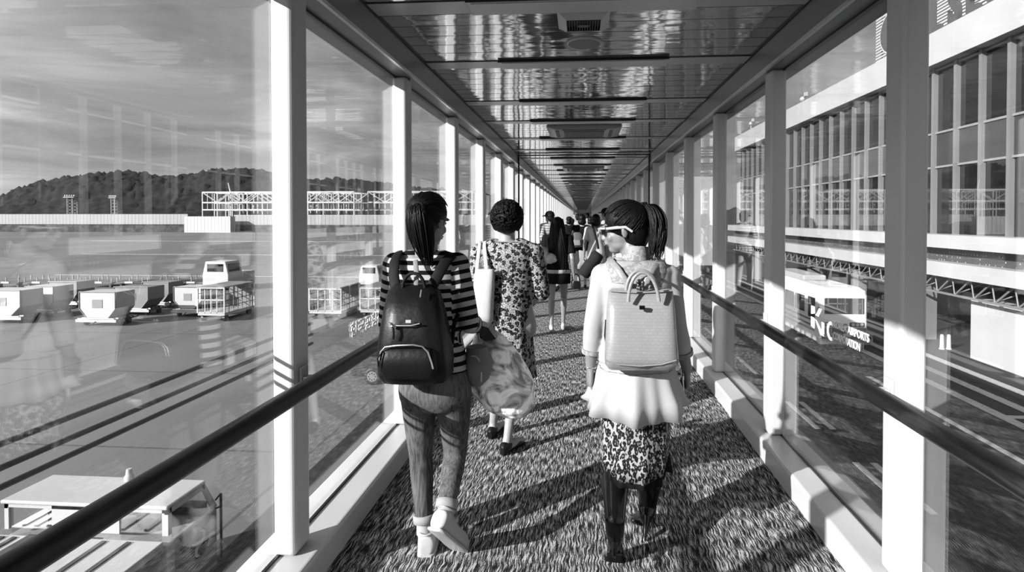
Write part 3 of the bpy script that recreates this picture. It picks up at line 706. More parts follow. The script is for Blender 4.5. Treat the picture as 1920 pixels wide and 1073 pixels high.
# bus
plain('lower_grey', 0.2, 0.4)
plain('bus_white', 0.5 / ALB, 0.35, 0.04, 1)
def bus():
    x0, x1, y0, y1 = P(1537, 600, 28.6).x, P(1629, 600, 28.6).x, 28.6, 36.9; z0, z1 = G + 0.35, G + 3.08
    r = empty('bus', ((x0 + x1) / 2, (y0 + y1) / 2, G), 'white airport bus with dark windscreen parked behind the right glass', 'bus')
    sec = lambda y, ins, zt: [(x0 + ins, y, z0), (x1 - ins, y, z0), (x1 - ins, y, zt - 0.35), (x1 - ins - 0.08, y, zt - 0.12), (x1 - ins - 0.3, y, zt), (x0 + ins + 0.3, y, zt), (x0 + ins + 0.08, y, zt - 0.12), (x0 + ins, y, zt - 0.35)]
    secs = [sec(y0, 0.12, z1 - 0.1), sec(y0 + 0.12, 0.02, z1 - 0.03), sec(y0 + 0.4, 0.0, z1), sec(y1 - 0.2, 0, z1), sec(y1, 0.08, z1 - 0.06)]
    vs = [p for s_ in secs for p in s_]; n = 8
    fs = [(k_ * n + i, k_ * n + (i + 1) % n, (k_ + 1) * n + (i + 1) % n, (k_ + 1) * n + i) for k_ in range(4) for i in range(n)] + [tuple(range(n))[::-1], tuple(range(4 * n, 5 * n))]
    MB().add(vs, fs).build('body', 'bus_white', r, bevel=0.06, bseg=3)
    yw = y0 - 0.02
    def pane(nm, a, b, mat='dark_glass'): return MB().box(a, b).build(nm, mat, r, bevel=0.03)
    pane('windscreen', (x0 + 0.22, yw - 0.01, G + 1.80), (x1 - 0.22, y0 + 0.1, G + 2.58))
    pane('lower_panel', (x0 + 0.10, yw - 0.008, G + 0.56), (x1 - 0.10, y0 + 0.1, G + 1.14), 'lower_grey')
    pane('grille', (x0 + 0.85, yw - 0.01, G + 1.22), (x0 + 1.3, y0 + 0.1, G + 1.33), 'dark_paint')
    pane('number_plate', (x0 + 1.1, yw - 0.02, G + 0.68), (x0 + 1.5, y0 + 0.1, G + 0.85), 'light_paint')
    MB().box((x0 - 0.02, y0 - 0.14, G + 0.32), (x1 + 0.02, y0 + 0.3, G + 0.58)).build('bumper', 'mid_paint', r, bevel=0.04)
    for sx in (x0 + 0.2, x1 - 0.9):
        b = pane('lamp_housing', (sx, yw - 0.02, G + 1.18), (sx + 0.7, y0 + 0.1, G + 1.40), 'dark_paint')
        for q in range(3): MB().path([(sx + 0.15 + q * 0.2, yw - 0.04, G + 1.29), (sx + 0.15 + q * 0.2, y0, G + 1.29)], [0.08, 0.08], 14).build('headlight', 'plastic_white', b)
    xs = x0 - 0.012
    pane('door_glass', (xs, y0 + 0.55, G + 1.45), (xs + 0.1, y0 + 1.45, G + 2.5))
    for q in range(4): pane('side_window', (xs, y0 + 1.9 + q * 1.5, G + 1.6), (xs + 0.1, y0 + 3.2 + q * 1.5, G + 2.45))
    for q, z in enumerate((1.28, 1.02, 0.8)): pane('stripe', (xs + 0.004, y0 + 0.6, G + z), (xs + 0.1, y1 - 0.3, G + z + 0.12), 'mid_paint')
    MB().box((x0 + 0.5, y0 + 3.4, z1 - 0.01), (x1 - 0.6, y1 - 0.4, z1 + 0.28)).build('air_unit', 'light_paint', r, bevel=0.06)
    MB().box((x0 + 0.7, y0 + 2.2, z1 - 0.01), (x0 + 1.5, y0 + 2.7, z1 + 0.08)).build('roof_hatch', 'light_paint', r, bevel=0.02)
    MB().box((x0 + 1.0, y0 + 0.9, z1 - 0.01), (x0 + 1.7, y0 + 1.3, z1 + 0.06)).build('roof_hatch', 'light_paint', r, bevel=0.02)
    for y in (y0 + 1.9, y1 - 1.7):
        for x in (x0 + 0.16, x1 - 0.16): wheel(r, (x, y, G + 0.46), 0.46, 0.28)
    for sx, d in ((x0, -1), (x1, 1)): MB().box((sx + d * 0.22, y0 - 0.2, G + 1.7), (sx + d * 0.06, y0 - 0.14, G + 2.15)).tube((sx, y0 + 0.1, G + 2.2), (sx + d * 0.14, y0 - 0.16, G + 2.15), 0.02, seg=6).build('mirror', 'dark_paint', r)
bus()
# loader truck lower left: cab with roof, flat deck towards the viewer, emblem on its door
def truck():
    x0, x1, y0, y1 = -9.07, -6.35, 8.17, 9.02; zr = G + 2.05; zd = G + 1.62
    r = empty('loader_truck', (-7.7, 6.6, G), 'pale flat-deck loader truck with a round emblem on its door, below the left window', 'truck')
    YB_ = y1 + 0.32
    # cab shell: pillars, lower body, roof
    MB().prism([(x0 - 0.02, y0 - 0.05, zr - 0.03), (x1 + 0.02, y0 - 0.05, zr - 0.03), (x1 + 0.02, y1, zr - 0.03), (x0 - 0.02, y1, zr - 0.03)], (0, 0, 0.06)).build('roof', 'light_paint', r, bevel=0.02)
    cb = MB()
    zs = zd - 0.02
    for xa, xb in ((x0, x0 + 0.07), (x1 - 0.1, x1)): cb.box((xa, y0, zs), (xb, y0 + 0.08, zr - 0.03)); 
    cb.box((x0 + 0.80, y0, zs), (x1 - 0.80, y0 + 0.06, zr - 0.03)); cb.box((x0, y0, zr - 0.10), (x1, y0 + 0.06, zr - 0.03))
    for xa in (x0, x1 - 0.06):
        cb.prism([(xa, y1 - 0.08, zr - 0.03), (xa, y1, zr - 0.03), (xa, YB_, zs - 0.12), (xa, YB_ - 0.1, zs - 0.12)], (0.06, 0, 0))
        cb.box((xa, y0, zr - 0.12), (xa + 0.06, y1, zr - 0.03))
    cb.build('cab_frame', 'light_paint', r)
    MB().box((x0, y0, G + 0.45), (x1, YB_, zs - 0.12)).build('cab_body', 'light_paint', r, bevel=0.03)
    MB().box((x0 + 0.1, y0 + 0.015, zs - .1), (x0 + 0.79, y0 + 0.025, zr - 0.1)).box((x1 - 0.79, y0 + 0.015, zs - .1), (x1 - 0.12, y0 + 0.025, zr - 0.1)).build('rear_window', 'window_glass', r)
    MB().prism([(x1 - 0.03, y0 + 0.1, zs - .1), (x1 - 0.03, y0 + 0.1, zr - 0.13), (x1 - 0.03, y1 - 0.09, zr - 0.13), (x1 - 0.03, YB_ - 0.12, zs - .1)], (0.01, 0, 0)).build('side_window', 'window_glass', r)
    st = MB().box((x0 + 0.35, y0 + 0.35, G + 1.1), (x0 + 0.85, y0 + 0.5, G + 1.85)).box((x1 - 0.85, y0 + 0.35, G + 1.1), (x1 - 0.35, y0 + 0.5, G + 1.85)); st.build('seat', 'dark_paint', r, bevel=0.05)
    MB().box((x0 + 0.1, YB_ - 0.35, zs - 0.13), (x1 - 0.1, YB_ - 0.1, zs + 0.02)).build('dashboard', 'dark_paint', r, bevel=0.03)
    d = MB().box((x1 - 0.01, y0 + 0.14, G + 0.55), (x1 + 0.025, YB_ - 0.05, zs - 0.14)).build('door', 'mid_paint', r, bevel=0.01)
    MB().box((x1 + 0.025, y0 + 0.2, zs - 0.35), (x1 + 0.05, y0 + 0.36, zs - 0.31)).build('door_handle', 'dark_metal', d)
    ec = (y0 + 0.68, G + 1.10); R = 0.225; e0 = x1 + 0.026
    disc(ec, R, 0, e0, e0 + 0.004).build('emblem_disc', 'patent_black', d)
    ep = []
    for i in range(13): t = math.pi / 2 - math.pi * i / 12; ep.append((ec[0] + 0.5 * R * math.cos(t) * 0.9, ec[1] + R * 0.46 + 0.44 * R * math.sin(t)))
    for i in range(13): t = math.pi / 2 + math.pi * i / 12; ep.append((ec[0] + 0.5 * R * math.cos(t) * 0.9, ec[1] - R * 0.46 + 0.44 * R * math.sin(t)))
    m = MB()
    for i in range(len(ep) - 1):
        (ya, za), (yb, zb_) = ep[i], ep[i + 1]; L = math.hypot(yb - ya, zb_ - za) or 1; w = 0.012 + 0.03 * math.sin(math.pi * i / (len(ep) - 2))
        ny, nz_ = -(zb_ - za) / L * w, (yb - ya) / L * w
        m.prism([(e0 + 0.004, ya + ny, za + nz_), (e0 + 0.004, yb + ny, zb_ + nz_), (e0 + 0.004, yb - ny, zb_ - nz_), (e0 + 0.004, ya - ny, za - nz_)], (0.002, 0, 0))
    m.build('emblem_swirl', 'plastic_white', d)
    MB().tube((x1 + 0.1, YB_ - 0.05, G + 0.6), (x1 + 0.1, YB_ - 0.05, zs + 0.12), 0.022, seg=8).tube((x1, YB_ - 0.05, zs), (x1 + 0.1, YB_ - 0.05, zs + 0.12), 0.015, seg=8).tube((x1, YB_ - 0.05, zs - .15), (x1 + 0.1, YB_ - 0.05, zs - 0.1), 0.015, seg=8).build('mirror_bar', 'dark_metal', r)
    bl = MB().path([(x0 + 1.45, y1 - 0.1, zr + 0.02), (x0 + 1.45, y1 - 0.1, zr + 0.1), (x0 + 1.45, y1 - 0.1, zr + 0.12), (x0 + 1.45, y1 - 0.1, zr + 0.22)], [.07, .07, .05, .04], 14); bl.build('beacon', 'plastic_white', r)
    # deck
    MB().box((x0 - 0.05, 3.2, zd - 0.18), (x1 - 0.02, y0 - 0.08, zd - 0.06)).build('deck', 'light_paint', r, bevel=0.01)
    MB().box((x0, 3.2, G + 0.5), (x1 - 0.05, y0 - 0.06, zd - 0.18)).build('deck_side', 'mid_paint', r, bevel=0.01)
    for x in (x1 - 0.55, x1 - 0.95, x0 + 0.1, x0 + 0.3): MB().box((x, 3.2, zd - 0.058), (x + 0.07, y0 - 0.15, zd - 0.04)).build('deck_rail', 'dark_metal', r)
    MB().box((x0 + 0.55, y0 - 0.95, zd - 0.055), (x0 + 1.35, y0 - 0.12, zd - 0.01)).build('rubber_mat', 'dark_paint', r)
    MB().box((x0 + 0.2, y0 - 3.2, zd - 0.055), (x0 + 1.3, y0 - 1.0, zd + 0.02)).build('grating', 'light_paint', r)
    gr = MB()
    for i in range(5):
        for j_ in range(12): gr.box((x0 + 0.5 + i * 0.14, y0 - 1.3 - j_ * 0.14, zd + 0.0201), (x0 + 0.6 + i * 0.14, y0 - 1.22 - j_ * 0.14, zd + 0.03))
    gr.build('grating_holes', 'dark_paint', r)
    for y in (4.5, y0 + 0.35):
        for x in (x0 + 0.15, x1 - 0.12): wheel(r, (x, y, G + 0.4), 0.4, 0.25)
truck()
# cargo containers on dollies
def container(label, px, py, W, L, Hh, cut, mat='light_paint', rot=0.0):
    q = PZ(px, py, G); r = empty('cargo_container', (q.x, q.y, G + 0.5), label, 'container', 'cargo containers on dollies')
    c = Vector((q.x, q.y, G + 0.5)); ax = Vector((math.cos(rot), math.sin(rot), 0)); ay = Vector((-math.sin(rot), math.cos(rot), 0))
    def pt(x, y, z): return c + ax * x + ay * y + Vector((0, 0, z))
    w = W / 2; l0 = -w; l1 = w
    poly = [(-w + (cut if cut > 0 else 0), 0.0), (w - abs(cut), 0.0), (w, 0.55), (w, Hh), (-w, Hh), (-w, 0.55 if cut > 0 else 0.0)]
    if cut <= 0: poly = [(-w, 0), (w - abs(cut), 0), (w, 0.55), (w, Hh), (-w, Hh)]
    L = 1.5
    MB().prism([pt(x, 0, z) for x, z in poly], ay * L).build('body', mat, r, bevel=0.03)
    f = MB()
    for (xa, za), (xb, zb_) in zip(poly, poly[1:] + poly[:1]): f.tube(pt(xa, -0.01, za), pt(xb, -0.01, zb_), 0.035, seg=6)
    f.build('edge_frame', 'mid_paint', r)
    MB().obox(pt(0, -0.012, Hh * 0.55), ax * w * 0.28, ay * 0.01, Vector((0, 0, Hh * 0.16))).build('label_plate', 'grey_paint', r)
    d = empty('dolly', (q.x, q.y, G), 'low dolly under the ' + ' '.join(label.replace('cargo ', '').split()[:11]), 'dolly', 'container dollies')
    MB().obox(pt(0, L / 2, -0.12), ax * (w * 1.12), ay * (L / 2 + 0.1), Vector((0, 0, 0.05))).build('deck', 'dark_paint', d)
    rl = MB()
    for t in range(6): rl.tube(pt(-w, -0.1 + L * t / 5, -0.04), pt(w, -0.1 + L * t / 5, -0.04), 0.035, seg=8)
    rl.build('roller', 'steel', d)
    MB().obox(pt(0, -0.12, -0.16), ax * (w * 1.12), ay * 0.02, Vector((0, 0, 0.08))).build('bumper', 'light_paint', d)
    for sx in (-1, 1):
        for sy in (0.25, L - 0.25): wh = MB().path([pt(sx * w * 0.8 - 0.07, sy, -0.33), pt(sx * w * 0.8 + 0.07, sy, -0.33)], [0.17, 0.17], 14).build('wheel', 'black_rubber', d)
    MB().tube(pt(0, -0.12, -0.2), pt(0, -0.55, -0.36), 0.03, seg=6).build('tow_bar', 'dark_metal', d)
    return r
container('white cargo container with both lower corners cut, left of centre in the left window', 183, 612, 2.3, 2.6, 1.55, 0.45)
container('white cargo container at the left edge of the photo', 2, 607, 2.6, 2.4, 1.55, -0.6)
container('pale cargo container, second from the left edge', 74, 594.5, 2.0, 2.6, 1.5, 0.4)
container('shaded grey cargo container right of the two-cornered white one', 246, 592, 2.4, 2.4, 1.4, -0.45, 'mid_paint')  # the shade on this container is put into its darker paint
container('pale cargo container just left of the mesh cage cart', 352, 594, 1.9, 2.0, 1.45, 0.5)
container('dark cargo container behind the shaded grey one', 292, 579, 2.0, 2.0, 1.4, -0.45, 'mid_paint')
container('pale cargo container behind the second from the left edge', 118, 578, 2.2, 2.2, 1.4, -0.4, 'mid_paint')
def cage(label, px, py, W, L, Hh):
    q = PZ(px, py, G); r = empty('cage_cart', (q.x, q.y, G), label, 'cart', 'wheeled baggage cages'); w = W / 2; z0, z1 = G + 0.55, G + 0.55 + Hh
    MB().box((q.x - w, q.y, z0 - 0.15), (q.x + w, q.y + L, z0)).build('chassis', 'light_paint', r)
    f = MB()
    for x in (q.x - w, q.x + w):
        for y in (q.y, q.y + L): f.box((x - .04, y - .04, z0), (x + .04, y + .04, z1))
    for x in (q.x - w * 0.45, q.x, q.x + w * 0.45): f.box((x - .025, q.y - .03, z0), (x + .025, q.y + .03, z1 - 0.12))
    for z in (z0, z0 + Hh * .5, z1 - .06): f.box((q.x - w, q.y - .03, z), (q.x + w, q.y + .03, z + .06))
    f.build('cage_frame', 'light_paint', r)
    s_ = MB(); n = 7
    for i in range(n + 1): y = q.y + L * i / n; s_.box((q.x + w - .01, y - .02, z0), (q.x + w + .02, y + .02, z1)); s_.box((q.x - w - .01, y - .02, z0), (q.x - w + .02, y + .02, z1))
    for i in range(5): z = z0 + Hh * i / 4; s_.box((q.x + w - .01, q.y, z - .02), (q.x + w + .02, q.y + L, z + .02)); s_.box((q.x - w - .01, q.y, z - .02), (q.x - w + .02, q.y + L, z + .02))
    s_.build('side_mesh', 'mid_paint', r)
    MB().box((q.x - w, q.y, z1), (q.x + w, q.y + L, z1 + .05)).build('roof', 'mid_paint', r)
    MB().box((q.x - w + .1, q.y + L - .1, z0), (q.x + w - .1, q.y + L, z1)).build('back_panel', 'mid_paint', r)
    for sx in (-1, 1):
        for sy in (.35, L - .35): MB().path([(q.x + sx * w * .8 - .07, q.y + sy, G + .22), (q.x + sx * w * .8 + .07, q.y + sy, G + .22)], [.22, .22], 16).build('wheel', 'black_rubber', r)
cage('white-framed baggage cage cart left of the nearest post', 396, 604, 1.75, 3.2, 1.6)
cage('white-framed baggage cage cart just right of the nearest post', 610, 600, 2.1, 3.0, 1.45)
cage('white-framed baggage cage cart behind the striped-top person', 704, 598, 2.0, 3.0, 1.45)
def tug(label, px, py, s_=1.0, mat='light_paint'):
    q = PZ(px, py, G); r = empty('tow_tractor', (q.x, q.y, G), label, 'tow tractor', 'small towing tractors')
    x, y = q.x, q.y
    b = MB().prism([(x - .8 * s_, y, G + .35), (x + .8 * s_, y, G + .35), (x + .8 * s_, y, G + .95 * s_), (x + .62 * s_, y, G + 1.75 * s_), (x - .62 * s_, y, G + 1.75 * s_), (x - .8 * s_, y, G + .95 * s_)], (0, 1.4 * s_, 0)); b.build('cab', mat, r, bevel=.05)
    MB().box((x - .7 * s_, y + 1.4 * s_, G + .35), (x + .7 * s_, y + 2.9 * s_, G + 1.0 * s_)).build('bonnet', mat, r, bevel=.05)
    MB().box((x - .5 * s_, y - .015, G + 1.15 * s_), (x + .5 * s_, y + .02, G + 1.6 * s_)).build('rear_window', 'dark_glass', r)
    MB().box((x + .72 * s_, y + .2, G + 1.1 * s_), (x + .76 * s_, y + 1.2 * s_, G + 1.6 * s_)).build('side_window', 'dark_glass', r)
    for sx in (-1, 1):
        for sy in (.35, 2.4): MB().path([(x + sx * .7 * s_ - .1, y + sy * s_, G + .3), (x + sx * .7 * s_ + .1, y + sy * s_, G + .3)], [.3, .3], 16).build('wheel', 'black_rubber', r)
tug('small white tow tractor behind the mesh cage cart, left window', 404, 546, 1.5)
tug('small white tow tractor farther out, seen left of the striped-top person', 692, 541, 1.2)
# row of empty dollies across the apron
for i in range(7):
    q = PZ(10 + i * 58, 540, G)
    r = empty('empty_dolly', (q.x, q.y, G), '%s empty dolly of the dark row across the apron, counted from the left edge' % (ords[i]), 'dolly', 'row of empty dollies')
    MB().box((q.x - 1.3, q.y, G + .4), (q.x + 1.3, q.y + 2.6, G + .52)).build('deck', 'dark_paint', r); MB().box((q.x - .4, q.y - .05, G + .42), (q.x + .4, q.y, G + .58)).build('bumper', 'light_paint', r)
    fr_ = MB()
    for sx in (-1.25, 0, 1.25):
        for sy in (0.1, 2.5): fr_.box((q.x + sx - .04, q.y + sy - .04, G + .5), (q.x + sx + .04, q.y + sy + .04, G + .95))
    fr_.build('stake', 'mid_paint', r)
    for sx in (-1, 1): MB().box((q.x + sx * 1.0 - .1, q.y + .2, G), (q.x + sx * 1.0 + .1, q.y + .6, G + .4)).build('wheel', 'black_rubber', r)
# dark car under the left window, seen side on
def van():
    q = PZ(700, 722, G); yw = q.y; X = P(657, 700, yw).x
    r = empty('car', (X + 2.2, yw + .85, G), 'dark car seen side on past the left handrail, with a silver wheel', 'car')
    prof = [(0, .32), (-.02, .85), (.10, 1.15), (.55, 1.62), (1.0, 1.70), (2.5, 1.68), (3.3, 1.12), (4.3, .98), (4.45, .7), (4.42, .32)]
    MB().prism([(X + x, yw, G + z) for x, z in prof], (0, 1.75, 0)).build('body', 'dark_paint', r, bevel=.07, bseg=3)
    for pl in ([(.42, 1.12), (.70, 1.52), (1.15, 1.58), (1.15, 1.12)], [(1.25, 1.12), (1.25, 1.58), (2.1, 1.58), (2.1, 1.12)], [(2.2, 1.12), (2.2, 1.58), (2.5, 1.56), (3.05, 1.12)]): MB().prism([(X + x, yw - .012, G + z) for x, z in pl], (0, .03, 0)).build('side_window', 'dark_glass', r)
    MB().path([(X + .40, yw - .02, G + 1.10), (X + .68, yw - .02, G + 1.54), (X + 1.1, yw - .02, G + 1.61), (X + 2.5, yw - .02, G + 1.59)], .014, 6).build('window_trim', 'chrome', r)
    for x in (X + .88, X + 3.55):
        for y in (yw + .08, yw + 1.65): wheel(r, (x, y, G + .33), .33, .22, ax=0)
    MB().box((X + .02, yw - .012, G + .82), (X + .22, yw + .1, G + 1.02)).build('tail_light', 'plastic_white', r)
van()
# ------------------------------------------------------------------ people
def lerp(a, b, t): return a + (b - a) * t
def frame(yaw, pitch=0.0, roll=0.0):
    """head/body frame: columns right, forward, up; yaw>0 turns left, pitch<0 looks down"""
    return Matrix.Rotation(yaw, 3, 'Z') @ Matrix.Rotation(pitch, 3, 'X') @ Matrix.Rotation(roll, 3, 'Y')
def head_shapes(m, c, R, s=1.0):
    def e(p, rx, ry, rz, seg=18, rg=12): m.ell(c + R @ (Vector(p) * s), rx * s, ry * s, rz * s, R, seg, rg)
    e((0, -0.012, 0.028), .075, .094, .088); e((0, .020, -.030), .060, .070, .082); e((0, .046, -.088), .034, .036, .026)
    e((0, .020, -.070), .056, .058, .036); e((0, .096, -.018), .010, .014, .026, 10, 8); e((0, .101, -.035), .010, .012, .009, 10, 8)
    for q in (-1, 1):
        e((q * .009, .099, -.040), .008, .010, .008, 8, 6); e((q * .030, .082, .020), .026, .014, .008, 10, 6); e((q * .036, .060, -.034), .022, .018, .022, 10, 6)
        m.ell(c + R @ (Vector((q * .076, -.010, -.012)) * s), .008 * s, .017 * s, .031 * s, R @ Matrix.Rotation(-q * 0.35, 3, 'Z'), 10, 8)
    e((0, .090, -.062), .022, .010, .010, 10, 6)
def face_parts(root, c, R, s=1.0):
    m = MB()
    for q in (-1, 1): m.ell(c + R @ (Vector((q * .030, .0745, .002)) * s), .0125 * s, .011 * s, .0085 * s, R, 12, 8)
    o = m.build('eye', 'eye_white', root); m = MB()
    for q in (-1, 1): m.ell(c + R @ (Vector((q * .030, .0838, .002)) * s), .0058 * s, .003 * s, .0058 * s, R, 10, 6)
    m.build('iris', 'iris_dark', o)
    m = MB(); m.ell(c + R @ (Vector((0, .0975, -.058)) * s), .021 * s, .006 * s, .0045 * s, R, 12, 6); m.ell(c + R @ (Vector((0, .0965, -.066)) * s), .018 * s, .006 * s, .005 * s, R, 12, 6)
    m.build('mouth', 'lips', root)
    m = MB()
    for q in (-1, 1): m.path([c + R @ (Vector((q * .014, .094, .022)) * s), c + R @ (Vector((q * .032, .090, .028)) * s), c + R @ (Vector((q * .048, .078, .022)) * s)], [.0025, .0035, .0015], 6)
    m.build('eyebrow', 'hair_black', root)
def hand(m, w, d, n, side, curl=0.5, s=1.0, spread=0.10):
    """w wrist, d hand direction, n the way the palm faces, side=+1 when the thumb is on (d x n)"""
    w = Vector(w); d = Vector(d).normalized(); n = Vector(n); n = (n - d * n.dot(d)).normalized(); t = d.cross(n).normalized() * side
    L = .085 * s
    m.loft([(w - d * .01, t * .024 * s, n * .018 * s), (w + d * L * .35, t * .034 * s, n * .016 * s), (w + d * L * .8, t * .041 * s, n * .014 * s), (w + d * L, t * .038 * s, n * .011 * s)], 14, 2.4)
    for i, (off, ln, r) in enumerate(((.031, .070, .0085), (.0105, .078, .0088), (-.0105, .073, .0085), (-.031, .056, .0075))):
        p = w + d * (L * (.96 if i in (1, 2) else .90)) + t * off * s; a = d + t * (off * spread * 12); a.normalize(); ang = 0; pts = [p - d * .018, p]
        for f in (.45, .31, .24):
            ang += curl * (0.85 if f > .4 else 1.1); v = (a * math.cos(ang) + n * math.sin(ang)).normalized(); p = p + v * ln * s * f; pts.append(p)
        m.path(pts, [r * s * k_ for k_ in (1, 1.02, .98, .9, .72)], 8); m.ell(pts[-1], r * s * .75, r * s * .75, r * s * .75, None, 8, 6)
    p0 = w + d * L * .22 + t * .024 * s; p1 = p0 + (t * .8 + d * .55 + n * .35).normalized() * .034 * s; p2 = p1 + (d * .9 + t * .25 + n * (.3 + curl * .5)).normalized() * .030 * s; p3 = p2 + (d * .9 + n * (.4 + curl)).normalized() * .024 * s
    m.path([p0 - t * .012 * s, p0, p1, p2, p3], [.012 * s, .0125 * s, .0108 * s, .0095 * s, .0075 * s], 8); m.ell(p3, .0075 * s, .0075 * s, .0075 * s, None, 8, 6)
def torso_rings(J, k=1.0, inf=0.0, z0=-0.09, top=1.0):
    pel, shl, shr = J['pelvis'], J['shl'], J['shr']; lat = (shr - shl); lat.z *= 0.3; lat.normalize(); up = Vector((0, 0, 1)); fw = up.cross(lat).normalized()
    nb = (shl + shr) / 2 + up * J.get('nu', .055) * k
    W = J.get('wide', 1.0)
    rows = [(-.09, .120, .085, 0), (-.045, .160, .105, -.008), (0.0, .166, .112, -.012), (.18, .150, .100, -.004), (.40, .126, .086, .004), (.60, .136, .096, .004), (.80, .152, .104, .0), (.91, .150, .092, -.006), (.975, .112, .066, -.008), (1.0, .060, .050, 0.0)]
    out = []; D = nb - pel
    zc = z0; rows2 = []
    for t, w, d, f in rows:
        zz = t * D.z if t > 0 else t
        if zz < zc - 1e-6: low = (t, w, d, f); continue
        rows2.append((t, w, d, f))
    if rows2 and (rows2[0][0] * D.z if rows2[0][0] > 0 else rows2[0][0]) > zc + .004: rows2.insert(0, ((zc / D.z) if zc > 0 else zc, rows2[0][1] * 1.02, rows2[0][2] * 1.02, rows2[0][3]))
    for t, w, d, f in rows2:
        c = pel + D * t if t > 0 else pel + up * t
        out.append((c + fw * f * k, lat * (w * k * W + inf), fw * (d * k + inf)))
    return out, lat, fw, nb
def skin_body(J, k=1.0, voxel=.006, hands=(('l', .5), ('r', .5)), feet=True, thin=0.0, legr=1.0):
    m = MB(); rings, lat, fw, nb = torso_rings(J, k, -.010 - thin); m.loft(rings, 20, 2.1)
    hc, R = J['head'], J['R']; hs = J.get('hs', 1.0); head_shapes(m, hc, R, hs)
    m.path([nb - Vector((0, 0, .03)), nb + (hc - nb) * .35, hc + R @ Vector((0, -.025, -.05)) * hs], [.058 * k, .050 * k, .052 * k], 14)
    for q in ('l', 'r'):
        sh, el, wr = J['sh' + q], J['el' + q], J['wr' + q]; i = (nb - sh) * .35
        m.limb([sh + i, sh, lerp(sh, el, .3), el, lerp(el, wr, .25), wr], [.045 * k, .046 * k, .043 * k, .036 * k, .037 * k, .024 * k])
        hip, kn, an = J['hip' + q], J['kn' + q], J['an' + q]
        m.limb([hip, lerp(hip, kn, .4), kn, lerp(kn, an, .28), lerp(kn, an, .7), an], [.080 * k * legr, .072 * k * legr, .050 * k * legr, .051 * k * legr, .034 * k * legr, .030 * k * legr])
        if feet:
            to = J['to' + q]; he = J['he' + q]; m.limb([he, lerp(he, to, .5) + Vector((0, 0, .012)), to], [.030 * k, .033 * k, .024 * k]); m.limb([an, he], [.03 * k, .03 * k])
    for q, curl in hands:
        el, wr = J['el' + q], J['wr' + q]; d = (wr - el).normalized(); d = J.get('hd' + q, d); n = J.get('hn' + q, lat * (1 if q == 'l' else -1))
        hand(m, wr, d, n, J.get('th' + q, 1 if (d.cross(Vector(n))).dot(fw) > 0 else -1), curl, k)
    return fuse(m, voxel, 3, .45)
def top_garment(J, k, sleeve, voxel=.008, inf=.012, z0=-.09, flare=0.0, neck=.975, loose=1.0, seg=28, smooth=3):
    """shirt body and sleeves in one cloth; sleeve = how far along shoulder-elbow-wrist (0..2) the sleeves reach"""
    m = MB(); rings, lat, fw, nb = torso_rings(J, k, inf, z0)
    rings = [r_ for r_ in rings[:-1]] + [(nb - Vector((0, 0, .012)), rings[-1][1] * 1.15, rings[-1][2] * 1.2)]
    if flare: rings[0] = (rings[0][0], rings[0][1] * (1 + flare + .35), rings[0][2] * (1 + flare + .3)); rings[1] = (rings[1][0], rings[1][1] * (1 + flare * .6), rings[1][2] * (1 + flare * .6))
    m.loft(rings, seg, 2.2); arms = []
    for q in ('l', 'r'):
        sh, el, wr = J['sh' + q], J['el' + q], J['wr' + q]; i = (nb - sh) * .5 - Vector((0, 0, .01)); pts = [sh + i, sh]; rs = [.05 * k * loose + inf * .6, .05 * k * loose + inf * .8]
        a = min(1, sleeve); pts.append(lerp(sh, el, a * .5)); rs.append(.046 * k * loose + inf * .6); pts.append(lerp(sh, el, a)); rs.append((.040 if sleeve >= 1 else .045) * k * loose + inf * (.6 if sleeve >= 1 else .9))
        if sleeve > 1: b = sleeve - 1; pts.append(lerp(el, wr, b * .5)); rs.append(.041 * k * loose + inf * .5); pts.append(lerp(el, wr, b)); rs.append((.041 - .012 * b) * k * loose + inf * .6)
        m.path(pts, rs, 16); m.ell(pts[0], rs[0], rs[0], rs[0], None, 12, 8); m.ell(pts[1], rs[1], rs[1], rs[1], None, 12, 8)
        if sleeve > 1: m.ell(el, rs[3] * .99, rs[3] * .99, rs[3] * .99, None, 12, 8)
        arms.append((sh, el, wr))
    g = fuse(m, voxel, smooth, .5); mid = (J['shl'] + J['shr']) / 2
    half = (J['shr'] - J['shl']).length / 2
    for i, v in enumerate(g.v):
        l = (v - mid).dot(lat); sh, el, wr = arms[0] if l < 0 else arms[1]; al = v.z
        d1 = (el - sh).normalized(); t1 = (v - sh).dot(d1); p1 = sh + d1 * max(0, min((el - sh).length, t1)); near = (v - p1).length
        d2 = (wr - el).normalized(); t2 = (v - el).dot(d2); p2 = el + d2 * max(0, min((wr - el).length, t2)); near2 = (v - p2).length
        if abs(l) > half * .93 and min(near, near2) < .085 * loose + inf:
            al = sh.z + .01 - (t1 if near <= near2 or t2 < 0 else (el - sh).length + t2)
        g.al[i] = al
    return g
def trousers(J, k, cuff=.92, voxel=.008, r=(.088, .079, .061, .058, .046), waist=.16):
    m = MB(); rings, lat, fw, nb = torso_rings(J, k, .008); D = nb - J['pelvis']; m.loft([rings[0], rings[1], rings[2], (J['pelvis'] + D * waist, rings[3][1] * 1.02, rings[3][2] * 1.03)], 24, 2.2)
    for q in ('l', 'r'):
        hip, kn, an = J['hip' + q], J['kn' + q], J['an' + q]
        m.limb([hip + Vector((0, 0, .03)), hip, lerp(hip, kn, .45), kn, lerp(kn, an, .3), lerp(kn, an, cuff)], [r[0] * k * .9, r[0] * k, r[1] * k, r[2] * k, r[3] * k, r[4] * k])
        m.ell(hip - fw * .026 * k + Vector((0, 0, -.005)), .080 * k, .075 * k, .090 * k)
    return fuse(m, voxel, 14, .5)
def folds(n, amp, ph=0.0, grow=True): return lambda t, v: amp * (v if grow else 1) * (math.sin(n * t + ph) + .5 * math.sin((n * 2 + 1) * t + ph * 2.1))
